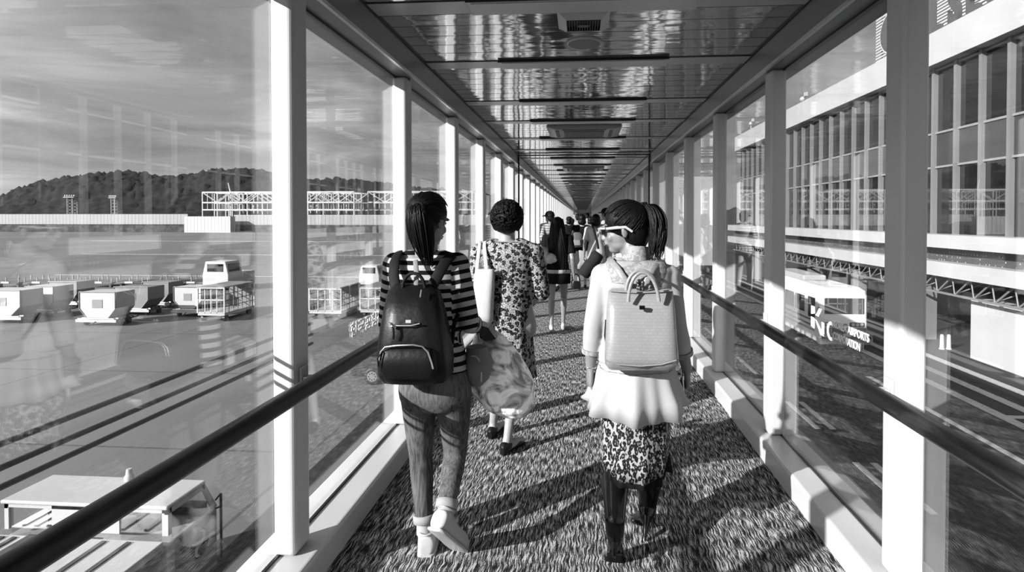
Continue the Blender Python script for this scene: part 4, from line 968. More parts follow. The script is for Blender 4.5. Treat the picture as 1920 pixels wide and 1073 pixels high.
def skirt(rings, seg=72, fold=None, thick=.003):
    m = MB(); m.loft(rings, seg, 2.0, False, fold)
    c, a, b = rings[-1]; inn = [(cc, aa * (1 - thick / max(aa.length, .01)), bb * (1 - thick / max(bb.length, .01))) for cc, aa, bb in rings[::-1]]
    n0 = len(m.v); fo = (lambda t, v: fold(t, 1 - v)) if fold else None; m.loft(inn, seg, 2.0, False, fo)
    L = len(rings); o = (L - 1) * seg
    m.f += [(o + i, o + (i + 1) % seg, n0 + (i + 1) % seg, n0 + i) for i in range(seg)]; m.sm += [True] * seg
    return m
def strand(m, pts, r, seg=6, taper=True):
    n = len(pts); m.path(pts, [r * (1 - .75 * (i / (n - 1)) ** 2 if taper else 1) for i in range(n)], seg)
def bez(a, b, c, d, n=9):
    a, b, c, d = map(Vector, (a, b, c, d)); return [a * (1 - t) ** 3 + b * 3 * t * (1 - t) ** 2 + c * 3 * t * t * (1 - t) + d * t ** 3 for t in [i / (n - 1) for i in range(n)]]
def cap_hair(hc, R, s=1.0, k=1.05, low=-.02, front=.055, voxel=.006):
    """hair lying on the skull, open at the face"""
    m = MB(); m.ell(hc + R @ (Vector((0, -.018, .030)) * s), .0795 * s * k, .0985 * s * k, .092 * s * k, R, 24, 16)
    m.ell(hc + R @ (Vector((0, -.045, -.025)) * s), .068 * s * k, .066 * s * k, .085 * s * k, R, 20, 12)
    return m
def hair_from_rim(m, hc, R, s, tie, n=90, r=.0045, lo=-.05, rad=1.06):
    """combed strands from the hairline over the skull to a tie point (local)"""
    c0 = Vector((0, -.014, .030)); tie = Vector(tie)
    for i in range(n):
        a = random.uniform(-math.pi, math.pi); z = random.uniform(-.55, .62) if abs(a) > 1.0 else random.uniform(.25, .75)
        if random.random() < .25: z = random.uniform(-.5, .9)
        cz = math.sqrt(max(0, 1 - z * z)); p = Vector((math.sin(a) * cz, math.cos(a) * cz, z))
        if p.y > .45 and p.z < .45: continue
        tq = (tie - c0).normalized(); pts = []
        for j in range(8):
            t = j / 7; v = (p * (1 - t) + tq * t).normalized(); q = c0 + Vector((v.x * .081, v.y * .101, v.z * .094)) * rad; pts.append(hc + R @ (q * s))
        m.path(pts, [r * s * .6] + [r * s] * 6 + [r * s * .8], 5)
def shoe_low(root, he, to, k=1.0, name='shoe', mat='fabric_black', r=.036, open_top=False):
    he, to = Vector(he), Vector(to); d = (to - he); L = d.length; d.normalize(); up = Vector((0, 0, 1)); up = (up - d * up.dot(d)).normalized(); s = d.cross(up)
    prof = [(-.035, .020, .030), (-.02, .034, .045), (.02, .036, .048), (.35 * L, .034, .036), (.7 * L, .043, .030), (L * .95, .040, .022), (L + .02, .020, .012)]
    m = MB(); m.loft([(he + d * a + up * (h * k - .030), s * w * k, up * h * k) for a, w, h in prof], 18, 2.5); return m.build(name, mat, root)
# ---------------------------------------------------------------- person in striped top
def person_a():
    Y = 2.53; J = dict(nu=.05, head=P(804, 413, 2.53), R=frame(-.42, -.22), pelvis=P(817, 728, Y), shl=P(741, 497, Y), shr=P(857, 497, Y),
        ell=P(728, 610, Y + .03), wrl=P(748, 650, Y + .25), elr=P(880, 606, Y - .02), wrr=P(905, 612, Y + .22),
        hipl=P(785, 733, Y), hipr=P(850, 733, Y), knl=P(789, 850, Y + .03), knr=P(854, 848, Y + .05), anl=P(796, 985, Y - .01), anr=P(836, 958, Y - .12),
        hel=P(801, 1024, Y - .02), tol=P(812, 1000, Y + .17), her=P(828, 985, Y - .16), tor=P(862, 1018, Y + .0), wide=1.0)
    J['hdr'] = Vector((.2, .9, -.3)); J['hnr'] = Vector((-.6, .0, -.8)); J['hdl'] = Vector((.4, .6, .5))
    k = .96; r = empty('person', P(805, 1035, Y) * Vector((1, 1, 0)) if False else Vector((J['hel'].x, J['hel'].y + .1, 0)), 'person in a black and white striped top and rolled jeans, walking away with black backpack', 'person')
    for q in ('hel', 'tol'): J[q].z = .035
    J['tor'].z = .04
    skin_body(J, k, .0055, (('l', .9), ('r', 1.1))).build('body', 'skin', r); face_parts(r, J['head'], J['R'])
    top_garment(J, k, 1.32, .0075, .014, .085, 0.0).build('striped_top', 'stripe_knit', r)
    trousers(J, k, .90, .0075, (.090, .077, .058, .056, .042)).build('jeans', 'denim', r)
    for q in ('l', 'r'):
        kn, an = J['kn' + q], J['an' + q]; d = (an - kn).normalized(); c = kn + (an - kn) * .90
        m = MB(); m.path([c - d * .018, c - d * .016, c + d * .016, c + d * .018], [.046, .050, .050, .046], 22); m.build('rolled_cuff', 'fabric_light', r)
        m = MB(); m.path([c + d * .005, an, an + d * .035], [.037, .036, .038], 18).path([an + d * .02, J['he' + q] + Vector((0, 0, .0))], [.036, .034], 18); m.build('sock', 'fabric_white', r)
    # white clogs: closed heel, thick sole
    for q in ('l', 'r'):
        he, to = J['he' + q], J['to' + q]; d = (to - he); L = d.length; d.normalize(); up = Vector((0, 0, 1)); up = (up - d * up.dot(d)).normalized(); s_ = d.cross(up)
        if q == 'r': L *= 1.02
        prof = [(-.050, .024, .024), (-.044, .036, .040), (-.01, .041, .047), (.05, .041, .040), (.5 * L, .043, .034), (.8 * L, .049, .034), (L + .01, .046, .026), (L + .05, .030, .012)]
        m = MB().loft([(he + d * a + up * (h - .030), s_ * w, up * h) for a, w, h in prof], 26, 2.6)
        so = fuse(m, .005, 3).build('clog', 'rubber_white', r)
        MB().loft([(he + d * a - up * .030, s_ * w * 1.05, up * .009) for a, w, h in prof], 26, 2.8).build('sole', 'rubber_white', so)
        MB().path([he + d * .0 + up * (.062) + s_ * math.cos(t) * .036 + d * math.sin(t) * .045 for t in [i * .4 for i in range(17)]], .004, 6).build('rim', 'rubber_white', so)
    # hair: smooth cap gathered into a low ponytail
    hc, R = J['head'], J['R']; m = cap_hair(hc, R, 1.0, 1.04); tie = (.03, -.112, .035); tw = hc + R @ Vector(tie)
    m = fuse(m, .006, 2); hair_from_rim(m, hc, R, 1.0, tie, 260, .0028); h = m.build('hair', 'hair_black', r)
    pt = MB(); end = P(800, 488, 2.41)
    for i in range(190):
        a = random.uniform(0, 6.28); q = random.uniform(0, 1) ** .5; o = Vector((math.cos(a) * q, math.sin(a) * q * .7, 0)); b0 = tw + o * .018
        e = end + o * .026 + Vector((random.uniform(-.01, .01), 0, random.uniform(-.03, .06)))
        pt.path(bez(b0, b0 + Vector((.0, -.06, .03)) + o * .03, lerp(b0, e, .55) + o * .055 + Vector((-.01, -.02, 0)), e, 9), [.003, .0042, .0045, .0045, .0045, .004, .0035, .0025, .001], 5)
    pt.build('ponytail', 'hair_black', h); MB().path([tw + Vector((math.cos(i * .4) * .022, -.012, math.sin(i * .4) * .018)) for i in range(17)], .005, 8).build('hair_tie', 'strap_black', h)
    return J, r
JA, RA = person_a()
def backpack_a():
    Y = 2.34; c0 = lambda x, y, yy=Y: P(x, y, yy)
    r = empty('backpack', P(778, 712, 2.25), 'black nylon backpack with silver zips on the back of the striped-top person', 'backpack')
    def ring(x0, x1, y, d, yy): a, b = P(x0, y, yy), P(x1, y, yy); return ((a + b) / 2, (b - a) / 2, Vector((0, d, 0)))
    m = MB(); m.loft([ring(742, 808, 532, .02, 2.37), ring(730, 822, 545, .055, 2.35), ring(724, 832, 580, .085, 2.32), ring(716, 842, 630, .095, 2.31), ring(712, 848, 672, .10, 2.31), ring(714, 846, 700, .085, 2.32), ring(724, 836, 714, .06, 2.33)], 48, 3.4, True, lambda t, v: .016 * math.sin(5 * t + 9 * v) + .012 * math.sin(11 * t - 7 * v) + .008 * math.sin(17 * t + 23 * v))
    b = m.build('body', 'nylon_black', r)
    def ring2(x0, x1, y, d, yy): return ring(x0, x1, y, d, yy)
    MB().loft([ring(720, 808, 649, .012, 2.235), ring(713, 818, 657, .028, 2.232), ring(713, 822, 690, .034, 2.228), ring(722, 812, 709, .02, 2.24)], 36, 4.5, True, lambda t, v: .012 * math.sin(7 * t + 8 * v)).build('lower_pocket', 'nylon_black', r)
    MB().path([P(x, y, 2.183 + abs(x - 765) * .0004) for x, y in ((711, 676), (714, 660), (722, 651), (745, 648), (775, 647), (792, 650), (802, 660), (809, 680), (812, 692))], .0035, 8).build('zip', 'steel', r)
    MB().path([P(x, y, 2.205 + abs(x - 760) * .0002) for x, y in ((731, 608), (745, 611), (770, 611), (787, 607))], .003, 8).build('zip', 'steel', r)
    MB().path([P(733, 606, 2.2), P(731, 612, 2.2), P(736, 612, 2.2)], .008, 8).build('zip_puller', 'steel', r)
    MB().path([P(737, 614, 2.2), P(738, 626, 2.195), P(737, 636, 2.195)], .005, 6).build('pull_tape', 'strap_black', r)
    MB().path([P(717, 660, 2.2), P(708, 672, 2.19), P(709, 688, 2.19)], .0035, 6).build('pull_tape', 'strap_black', r)
    lp = P(766, 603, 2.2); MB().box((lp.x - .011, lp.y - .004, lp.z - .006), (lp.x + .011, lp.y + .004, lp.z + .006)).build('brand_plate', 'plastic_white', r, bevel=.001)
    MB().path(bez(P(755, 540, 2.33), P(757, 505, 2.33), P(792, 502, 2.33), P(797, 540, 2.33), 14), .007, 10).build('grab_handle', 'strap_black', r)
    MB().path([P(780, 543, 2.34), P(781, 515, 2.36), P(779, 488, 2.40)], .011, 8, flat=((0, 1, 0), .25)).build('webbing', 'fabric_grey', r)
    for pts in ([P(742, 545, 2.36), P(738, 515, 2.385), P(740, 490, 2.42), P(745, 478, 2.47), P(746, 474, 2.54), P(745, 486, 2.60)], [P(806, 545, 2.36), P(822, 515, 2.385), P(836, 490, 2.42), P(846, 480, 2.47), P(848, 478, 2.54), P(848, 488, 2.60)]):
        MB().path(pts, .024, 12, flat=((0, 1, 0), .30)).build('shoulder_strap', 'strap_black', r)
    MB().path([P(838, 690, 2.36), P(846, 655, 2.38), P(851, 610, 2.42), P(862, 580, 2.5)], .010, 10, flat=((0, 1, 0), .3)).build('lower_strap', 'strap_black', r)
    MB().path([P(843, 650, 2.37), P(846, 645, 2.37)], .012, 8).build('buckle', 'steel', r)
    MB().path([P(790, 544, 2.27), P(788, 558, 2.25)], .003, 6).build('zip_puller', 'chrome', r)
backpack_a()
def foil_bag():
    c = P(935, 695, 2.72)
    r = empty('carrier_bag', P(935, 780, 2.72), 'big crinkled shiny plastic carrier bag held by the striped-top person', 'bag')
    def ring(x0, x1, y, d, yy=2.70): a, b = P(x0, y, yy), P(x1, y, yy); return ((a + b) / 2, (b - a) / 2, Vector((0, d, 0)))
    def fo(t, v): return .07 * noise.noise(Vector((math.cos(t) * 1.6, math.sin(t) * 1.6, v * 5))) + .05 * noise.noise(Vector((math.cos(t) * 4, math.sin(t) * 4, v * 9 + 4)))
    rg = [ring(898, 922, 614, .02), ring(890, 945, 630, .06), ring(884, 966, 655, .10), ring(878, 984, 685, .13), ring(880, 998, 715, .14), ring(892, 1003, 740, .13), ring(912, 1001, 762, .11), ring(938, 990, 776, .07), ring(955, 975, 781, .02)]
    n = len(rg); m = MB()
    dense = []
    for i in range(n - 1):
        for q in range(4): t = q / 4; dense.append(tuple(lerp(rg[i][j], rg[i + 1][j], t) for j in range(3)))
    dense.append(rg[-1]); m.loft(dense, 72, 2.2, True, fo); b = m.build('bag_body', 'foil', r)
    MB().loft([ring(876, 912, 650, .05, 2.56), ring(872, 925, 680, .07, 2.55), ring(876, 918, 708, .06, 2.56), ring(884, 905, 722, .03, 2.57)], 24, 2.4, True, lambda t, v: .04 * math.sin(4 * t + 6 * v)).build('dark_bundle', 'fabric_grey', r)
    MB().path(bez(P(884, 668, 2.50), P(900, 664, 2.49), P(904, 690, 2.49), P(902, 716, 2.50), 12), .004, 8).build('piping', 'plastic_white', r)
    MB().prism([P(895, 608, 2.60), P(915, 615, 2.60), P(930, 636, 2.60), P(908, 640, 2.60), P(893, 628, 2.6)], (0, .10, 0)).build('box_corner', 'patent_black', r)
    MB().prism([P(905, 640, 2.585), P(927, 648, 2.585), P(924, 652, 2.585), P(903, 650, 2.585)], (0, .12, 0)).build('paper_edge', 'fabric_white', r)
    MB().path(bez(P(899, 640, 2.58), P(893, 615, 2.6), P(897, 606, 2.68), P(905, 604, 2.76), 12), .006, 8, flat=((0, 1, 0), .5)).path(bez(P(930, 648, 2.66), P(915, 625, 2.66), P(908, 612, 2.7), P(905, 604, 2.76), 12), .006, 8, flat=((0, 1, 0), .5)).build('handle', 'plastic_white', r)
foil_bag()

# ---------------------------------------------------------------- person in white tunic
def person_c():
    Y = 2.60; J = dict(nu=.085, head=P(1170, 428, 2.62), R=frame(1.38, -.12, -.05), pelvis=P(1190, 720, Y), shl=P(1131, 518, Y), shr=P(1253, 520, Y),
        ell=P(1113, 612, Y + .0), wrl=P(1107, 688, Y + .03), elr=P(1269, 615, Y - .01), wrr=P(1288, 692, Y + .05),
        hipl=P(1160, 728, Y), hipr=P(1222, 728, Y), knl=P(1153, 872, Y + .03), knr=P(1222, 868, Y + .12), anl=P(1153, 975, Y - .17), anr=P(1214, 948, Y + .16),
        hel=P(1153, 1012, Y - .16), tol=P(1154, 1052, Y - .06), her=P(1212, 968, Y + .12), tor=P(1196, 974, Y + .29), wide=1.06)
    J['hdl'] = Vector((-.05, .1, -1)); J['hnl'] = Vector((1, .2, 0)); J['hdr'] = Vector((.12, .35, -1)); J['hnr'] = Vector((-1, .2, 0)); J['thr'] = -1; J['thl'] = 1
    J['thr'] = 1 if (J['hdr'].cross(J['hnr'])).y > 0 else -1; J['thl'] = 1 if (J['hdl'].cross(J['hnl'])).y > 0 else -1
    k = .99; r = empty('person', (J['hel'].x, 2.55, 0), 'person in a white lace tunic, leopard skirt and black boots, white sunglasses, looking left', 'person')
    skin_body(J, k, .0055, (('l', .35), ('r', .95)), feet=False, legr=.8).build('body', 'skin', r); face_parts(r, J['head'], J['R'])
    t = top_garment(J, k, 1.62, .0075, .012, .10, 0.0).build('tunic', 'fabric_white', r)
    _, lat, fw, nb = torso_rings(J, k)
    def ring(x0, x1, y, d, yy=Y, tilt=0): a, b = P(x0, 600, yy), P(x1, 600, yy); c = (a + b) / 2; c.z = P(x0, y, yy - d).z; return (c, Vector((b.x - a.x, b.y - a.y, 0)) / 2, Vector((0, d, tilt)))
    f = folds(7, .085, .6)
    def hem(t, v): return f(t, v)
    sk = skirt([ring(1134, 1250, 640, .115), ring(1128, 1258, 680, .135), ring(1122, 1264, 705, .15), ring(1114, 1272, 735, .17), ring(1102, 1282, 768, .19, Y, -.02), ring(1096, 1288, 782, .20, Y, .035)], 110, hem)
    sk.build('peplum', 'fabric_white', t)
    m = MB(); c, a, b = ring(1123, 1263, 702, .151)
    m.path([c + a * math.cos(2 * math.pi * i / 48) * (1.01 + f(2 * math.pi * i / 48, .4)) + b * math.sin(2 * math.pi * i / 48) * (1.01 + f(2 * math.pi * i / 48, .4)) for i in range(49)], .0022, 6); m.build('lace_seam', 'lace', t)
    # lace yoke and stand collar
    m = MB(); nk = nb + Vector((0, 0, .0)); m.path([nk - Vector((0, 0, .02)), nk + Vector((0, .006, .022)), nk + Vector((0, .010, .05))], [.066, .060, .058], 26, caps=False); m.build('collar', 'lace', t)
    m = MB()
    rings_, lat, fw, nb = torso_rings(J, k, .0155); m.loft([(lerp(rings_[6][0], rings_[7][0], .2), rings_[6][1] * .86, rings_[6][2] * 1.05), (rings_[7][0], rings_[7][1] * .90, rings_[7][2] * 1.09), (rings_[8][0] + Vector((0, 0, .004)), rings_[8][1] * .98, rings_[8][2] * 1.14), (nb - Vector((0, 0, .006)), rings_[9][1] * 1.1, rings_[9][2] * 1.2)], 40, 2.2); m.build('yoke', 'lace', t)
    for q in ('l', 'r'):
        e, w = J['el' + q], J['wr' + q]; c = lerp(e, w, .60); d = (w - e).normalized(); MB().path([c - d * .012, c + d * .010], [.0475, .046], 22).build('cuff', 'lace', t)
    # skirt and underskirt
    m = skirt([ring(1136, 1246, 740, .12), ring(1128, 1256, 790, .150), ring(1126, 1256, 840, .165), ring(1126, 1253, 875, .175, Y - .01), ring(1127, 1248, 894, .18, Y - .02, .03)], 110, folds(9, .035, 1.1)); s1 = m.build('leopard_skirt', 'leopard', r)
    m = skirt([ring(1140, 1246, 780, .125), ring(1136, 1250, 860, .13), ring(1138, 1246, 905, .150, Y - .01), ring(1138, 1244, 926, .155, Y - .01, -.02)], 96, folds(8, .07, .3)); m.build('black_underskirt', 'fabric_black', r)
    m = MB(); m.prism([P(1240, 850, 2.56), P(1254, 840, 2.60), P(1252, 878, 2.62), P(1262, 888, 2.6), P(1244, 884, 2.57)], (0, .01, 0)); m.build('scarf_end', 'fabric_black', s1)
    # boots
    for q in ('l', 'r'):
        kn, an, he, to = J['kn' + q], J['an' + q], J['he' + q], J['to' + q]; top = lerp(kn, an, .22); m = MB()
        m.path([top, lerp(top, an, .25), lerp(top, an, .55), lerp(top, an, .85), an], [.060, .062, .054, .046, .044], 20); m.ell(an, .045, .045, .045)
        m.path([an, lerp(an, he, .6), he], [.044, .041, .034], 16); m.ell(he, .031, .031, .031)
        d = (to - he); L = d.length; d.normalize(); sd = d.cross((an - he).normalized()).normalized(); upv = sd.cross(d)
        m.loft([(he - d * .01, sd * .030, upv * .034), (he + d * L * .35, sd * .035, upv * .034), (he + d * L * .75, sd * .040, upv * .024), (he + d * (L + .01), sd * .032, upv * .015), (he + d * (L + .03), sd * .012, upv * .007)], 18, 2.3)
        bt = fuse(m, .006, 3).build('boot', 'patent_black', r)
        hb_ = he - d * .012; dn = (-upv * .9 - d * .1).normalized(); ht = hb_ + dn * .085
        if q == 'r': ht.z = .006
        MB().path([hb_, lerp(hb_, ht, .4), ht], [.024, .014, .0085], 12).build('heel', 'patent_black', bt)
        MB().loft([(he + d * L * .3 - upv * .034, sd * .034, upv * .006), (he + d * L * .75 - upv * .026, sd * .041, upv * .006), (he + d * (L + .02) - upv * .014, sd * .026, upv * .005)], 16, 2.4).build('sole', 'fabric_black', bt)
    # hair swept up to a high curly tail
    hc, R = J['head'], J['R']; m = cap_hair(hc, R, 1.0, 1.05); m.ell(hc + R @ Vector((0, -.055, -.085)), .042, .034, .040, R); m = fuse(m, .006, 3); tie = (.0, -.125, .125); hair_from_rim(m, hc, R, 1.0, tie, 300, .0028, rad=1.06)
    h = m.build('hair', 'hair_black', r); tw = P(1207, 391, 2.61)
    pt = MB(); 
    for i in range(200):
        a = random.uniform(0, 6.28); q = random.uniform(0, 1) ** .5; o = Vector((math.cos(a) * q, math.sin(a) * q * .9, random.uniform(-.5, .5) * q)); b0 = tw + o * .016
        e = P(1229, 483, 2.56) + Vector((o.x * .028, o.y * .03, random.uniform(-.02, .09)))
        mid1 = P(1226, 372, 2.59) + o * .026; mid2 = P(1246, 430, 2.56) + o * .05; pts = bez(b0, mid1, mid2, e, 14); ph = random.uniform(0, 6)
        pts = [p + Vector((math.sin(j * .9 + ph), math.cos(j * .9 + ph), 0)) * .004 * (j / 13) for j, p in enumerate(pts)]
        pt.path(pts, [.003] + [.0045] * 9 + [.004, .003, .002, .001], 5)
    pt.build('ponytail', 'hair_black', h)
    m = MB()
    for i in range(16): a = i * .4; m.ell(tw + Vector((math.cos(a) * .008, math.sin(a) * .024, math.sin(a * 2.3) * .022)), .009, .009, .009, None, 8, 6)
    m.build('scrunchie', 'strap_black', h)
    m = MB()
    for q in (-1, 1):
        m.path([hc + R @ Vector(p) for p in ((q * .074, .070, .010), (q * .080, .02, .010), (q * .082, -.018, .008), (q * .080, -.045, -.016))], [.0065, .0078, .0068, .0058], 8)
    m.path([hc + R @ Vector(p) for p in ((-.076, .072, .012), (-.055, .096, .012), (0, .110, .010), (.055, .096, .012), (.076, .072, .012))], [.0055] * 5, 8)
    g = m.build('sunglasses_frame', 'plastic_white', r)
    m = MB()
    for q in (-1, 1): m.ell(hc + R @ Vector((q * .034, .098, -.003)), .024, .004, .017, R @ Matrix.Rotation(-q * .25, 3, 'Z'), 18, 10)
    m.build('lens', 'lens_black', g)
    e, w = J['elr'], J['wrr']
    ph = w + J['hdr'].normalized() * .085 + Vector((-.0, .0, 0)); d = J['hdr'].normalized()
    p_ = empty('phone', ph, 'dark phone with shiny edges in the right hand of the tunic wearer', 'phone')
    MB().obox(ph + Vector((-.026, 0.0, 0)), Vector((.0045, 0, 0)), Vector((0, .034, .01)), d * .065).build('body', 'patent_black', p_, bevel=.002); MB().obox(ph + Vector((-.026, 0.0, 0)), Vector((.0030, 0, 0)), Vector((0, .0352, .0104)), d * .0665).build('edge', 'chrome', p_, bevel=.001)
    b_ = MB(); c = J['wrl'] + J['hdl'].normalized() * .0
    b_.path([c + Vector((math.cos(i * .4) * .030, math.sin(i * .4) * .026, 0)) for i in range(17)], .0022, 6); b_.build('bracelet', 'chrome', r)
    return J
JC = person_c()
def backpack_c():
    r = empty('backpack', P(1200, 690, 2.42), 'pale croc-embossed leather backpack worn over the white tunic', 'backpack')
    def ring(x0, x1, y, d, yy): a, b = P(x0, y, yy), P(x1, y, yy); return ((a + b) / 2, (b - a) / 2, Vector((0, d, 0)))
    MB().loft([ring(1146, 1257, 541, .022, 2.46), ring(1141, 1261, 546, .040, 2.44), ring(1138, 1264, 580, .058, 2.42), ring(1136, 1267, 630, .068, 2.41), ring(1134, 1270, 665, .072, 2.405), ring(1134, 1270, 680, .068, 2.41), ring(1140, 1264, 689, .05, 2.42)], 64, 5.0, True, lambda t, v: .006 * math.sin(6 * t + 4 * v)).build('body', 'croc_leather', r)
    MB().path([P(1143, 545, 2.40), P(1160, 547, 2.393), P(1200, 549, 2.39), P(1240, 547, 2.393), P(1260, 545, 2.40)], .004, 8).build('zip', 'croc_leather', r)
    MB().path([P(x, y, 2.335) for x, y in ((1136, 676), (1160, 684), (1200, 687), (1240, 684), (1268, 676))], .003, 8).build('piping', 'croc_leather', r)
    for a, b_, yy in (((1178, 566), (1236, 566), 2.35), ((1174, 548), (1234, 550), 2.43)):
        MB().path(bez(P(*a, yy), P(a[0] + 2, 494, yy), P(b_[0] - 8, 492, yy), P(*b_, yy), 18), .0075, 10).build('grab_handle', 'croc_leather', r)
    for pts in ([P(1184, 548, 2.46), P(1172, 525, 2.46), P(1158, 504, 2.48), P(1146, 490, 2.53), P(1142, 484, 2.6), P(1142, 496, 2.68)], [P(1206, 548, 2.46), P(1214, 525, 2.46), P(1224, 504, 2.48), P(1234, 492, 2.53), P(1238, 486, 2.6), P(1238, 498, 2.68)]):
        MB().path(pts, .014, 12, flat=((0, 1, 0), .3)).build('shoulder_strap', 'croc_leather', r)
    for pts in ([P(1141, 660, 2.45), P(1136, 630, 2.5), P(1138, 600, 2.55)], [P(1264, 660, 2.45), P(1262, 630, 2.5), P(1262, 600, 2.55)]): MB().path(pts, .009, 10, flat=((0, 1, 0), .3)).build('lower_strap', 'strap_black', r)
    m = MB()
    for i in range(10): m.ell(P(1200, 540, 2.42) + Vector((random.uniform(-.02, .02), random.uniform(-.01, .01), random.uniform(-.012, .03))), .008, .006, .010, None, 8, 6)
    m.build('charm', 'dark_metal', r)
    p = P(1204, 577, 2.338); MB().box((p.x - .0115, p.y - .004, p.z - .008), (p.x + .0115, p.y + .010, p.z + .008)).build('badge', 'patent_black', r, bevel=.001)
backpack_c()

# ---------------------------------------------------------------- person in patterned dress
def person_b():
    Y = 3.72; J = dict(nu=.095, head=P(951, 410, Y), R=frame(.05, -.12), pelvis=P(960, 610, Y), shl=P(901, 476, Y), shr=P(1000, 476, Y),
        ell=P(889, 560, Y + .02), wrl=P(900, 600, Y + .18), elr=P(1016, 548, Y + .02), wrr=P(1002, 562, Y + .24),
        hipl=P(937, 618, Y), hipr=P(977, 618, Y), knl=P(934, 718, Y + .1), knr=P(966, 715, Y + .03), anl=P(926, 795, Y + .30), anr=P(949, 825, Y + .0),
        hel=PZ(922, 812, .035), tol=PZ(940, 796, .035), her=PZ(947, 842, .035), tor=PZ(978, 818, .035), wide=1.10)
    J['hnr'] = Vector((-1, 0, -.2)); J['hdr'] = Vector((-.2, .9, -.3))
    J['tol'] = J['hel'] + Vector((.05, .17, 0)); J['tor'] = J['her'] + Vector((.09, .16, 0)); J['anl'] = J['hel'] + Vector((.005, .03, .05)); J['anr'] = J['her'] + Vector((.01, .03, .05))
    J['knl'] = lerp(J['hipl'], J['anl'], .5) + Vector((0, .05, 0)); J['knr'] = lerp(J['hipr'], J['anr'], .5) + Vector((0, .04, 0))
    k = .97; r = empty('person', ((J['her'].x + J['hel'].x) / 2, Y + .1, 0), 'person with short curly dark hair in a mottled floral dress and black flat shoes', 'person')
    skin_body(J, k, .0075, (('l', .6), ('r', .6)), legr=.95).build('body', 'skin_pale', r); face_parts(r, J['head'], J['R'])
    d = top_garment(J, k, 1.06, .009, .018, .17, .0, loose=1.22).build('dress', 'floral', r)
    def ring(x0, x1, y, dd, yy=Y): a, b = P(x0, 600, yy), P(x1, 600, yy); c = (a + b) / 2; c.z = P(x0, y, yy - dd).z; return (c, Vector((b.x - a.x, b.y - a.y, 0)) / 2, Vector((0, dd, 0)))
    skirt([ring(914, 993, 530, .115), ring(910, 996, 560, .125), ring(911, 998, 600, .14), ring(914, 999, 650, .15, Y + .02), ring(916, 1002, 690, .155, Y + .03), ring(917, 1005, 718, .16, Y + .04)], 90, folds(6, .045, .9)).build('dress_skirt', 'floral', d)
    for q in ('l', 'r'): shoe_low(r, J['he' + q], J['to' + q], .82, 'flat_shoe', 'leather_black')
    hc, R = J['head'], J['R']; m = MB(); m.ell(hc + R @ Vector((0, -.018, .02)), .098, .108, .100, R, 64, 44, lambda n: 1 + .08 * noise.noise(n * 6) + .07 * noise.noise(n * 14))
    m.ell(hc + R @ Vector((0, -.045, -.04)), .085, .075, .065, R, 24, 16, lambda n: 1 + .08 * noise.noise(n * 7))
    for i in range(700):
        n = Vector((random.gauss(0, 1), random.gauss(0, 1), random.gauss(0.2, 1))).normalized()
        if n.y > .55 and n.z < .5: continue
        if n.z < -.75: continue
        c = hc + R @ (Vector((0, -.022, .012)) + Vector((n.x * .104, n.y * .112, n.z * .108 - (.01 if n.z < 0 else 0)))); a = n.orthogonal().normalized(); b = n.cross(a); ph = random.uniform(0, 6); rr = random.uniform(.006, .013)
        m.path([c + (a * math.cos(ph + j * .9) + b * math.sin(ph + j * .9)) * rr + n * (j * .0012) for j in range(6)], [.003, .0042, .0042, .004, .003, .0015], 5)
    m.build('curly_hair', 'hair_dark', r)
    b = empty('tote_bag', P(907, 605, Y - .12), 'plain white canvas tote hanging from the left shoulder over the floral dress', 'bag')
    def rb(x0, x1, y, dd): a, c = P(x0, y, Y - .14), P(x1, y, Y - .14); return ((a + c) / 2, (c - a) / 2, Vector((0, dd, 0)))
    MB().loft([rb(892, 926, 505, .012), rb(888, 927, 520, .03), rb(888, 926, 560, .045), rb(891, 925, 590, .05), rb(894, 925, 602, .045), rb(900, 918, 607, .02)], 32, 3.2, True, lambda t, v: .02 * math.sin(5 * t + 4 * v)).build('bag_body', 'canvas_white', b)
    for x0, x1, xs in ((894, 897, 899), (913, 910, 908)): MB().path([P(x0, 510, Y - .13), P(x1, 480, Y - .12), P(xs, 462, Y - .09), P(xs + 1, 453, Y - .02), P(xs + 1, 456, Y + .06), P(xs, 475, Y + .11)], .013, 10, flat=((0, 1, 0), .25)).build('handle', 'canvas_white', b)
    return J
JB = person_b()

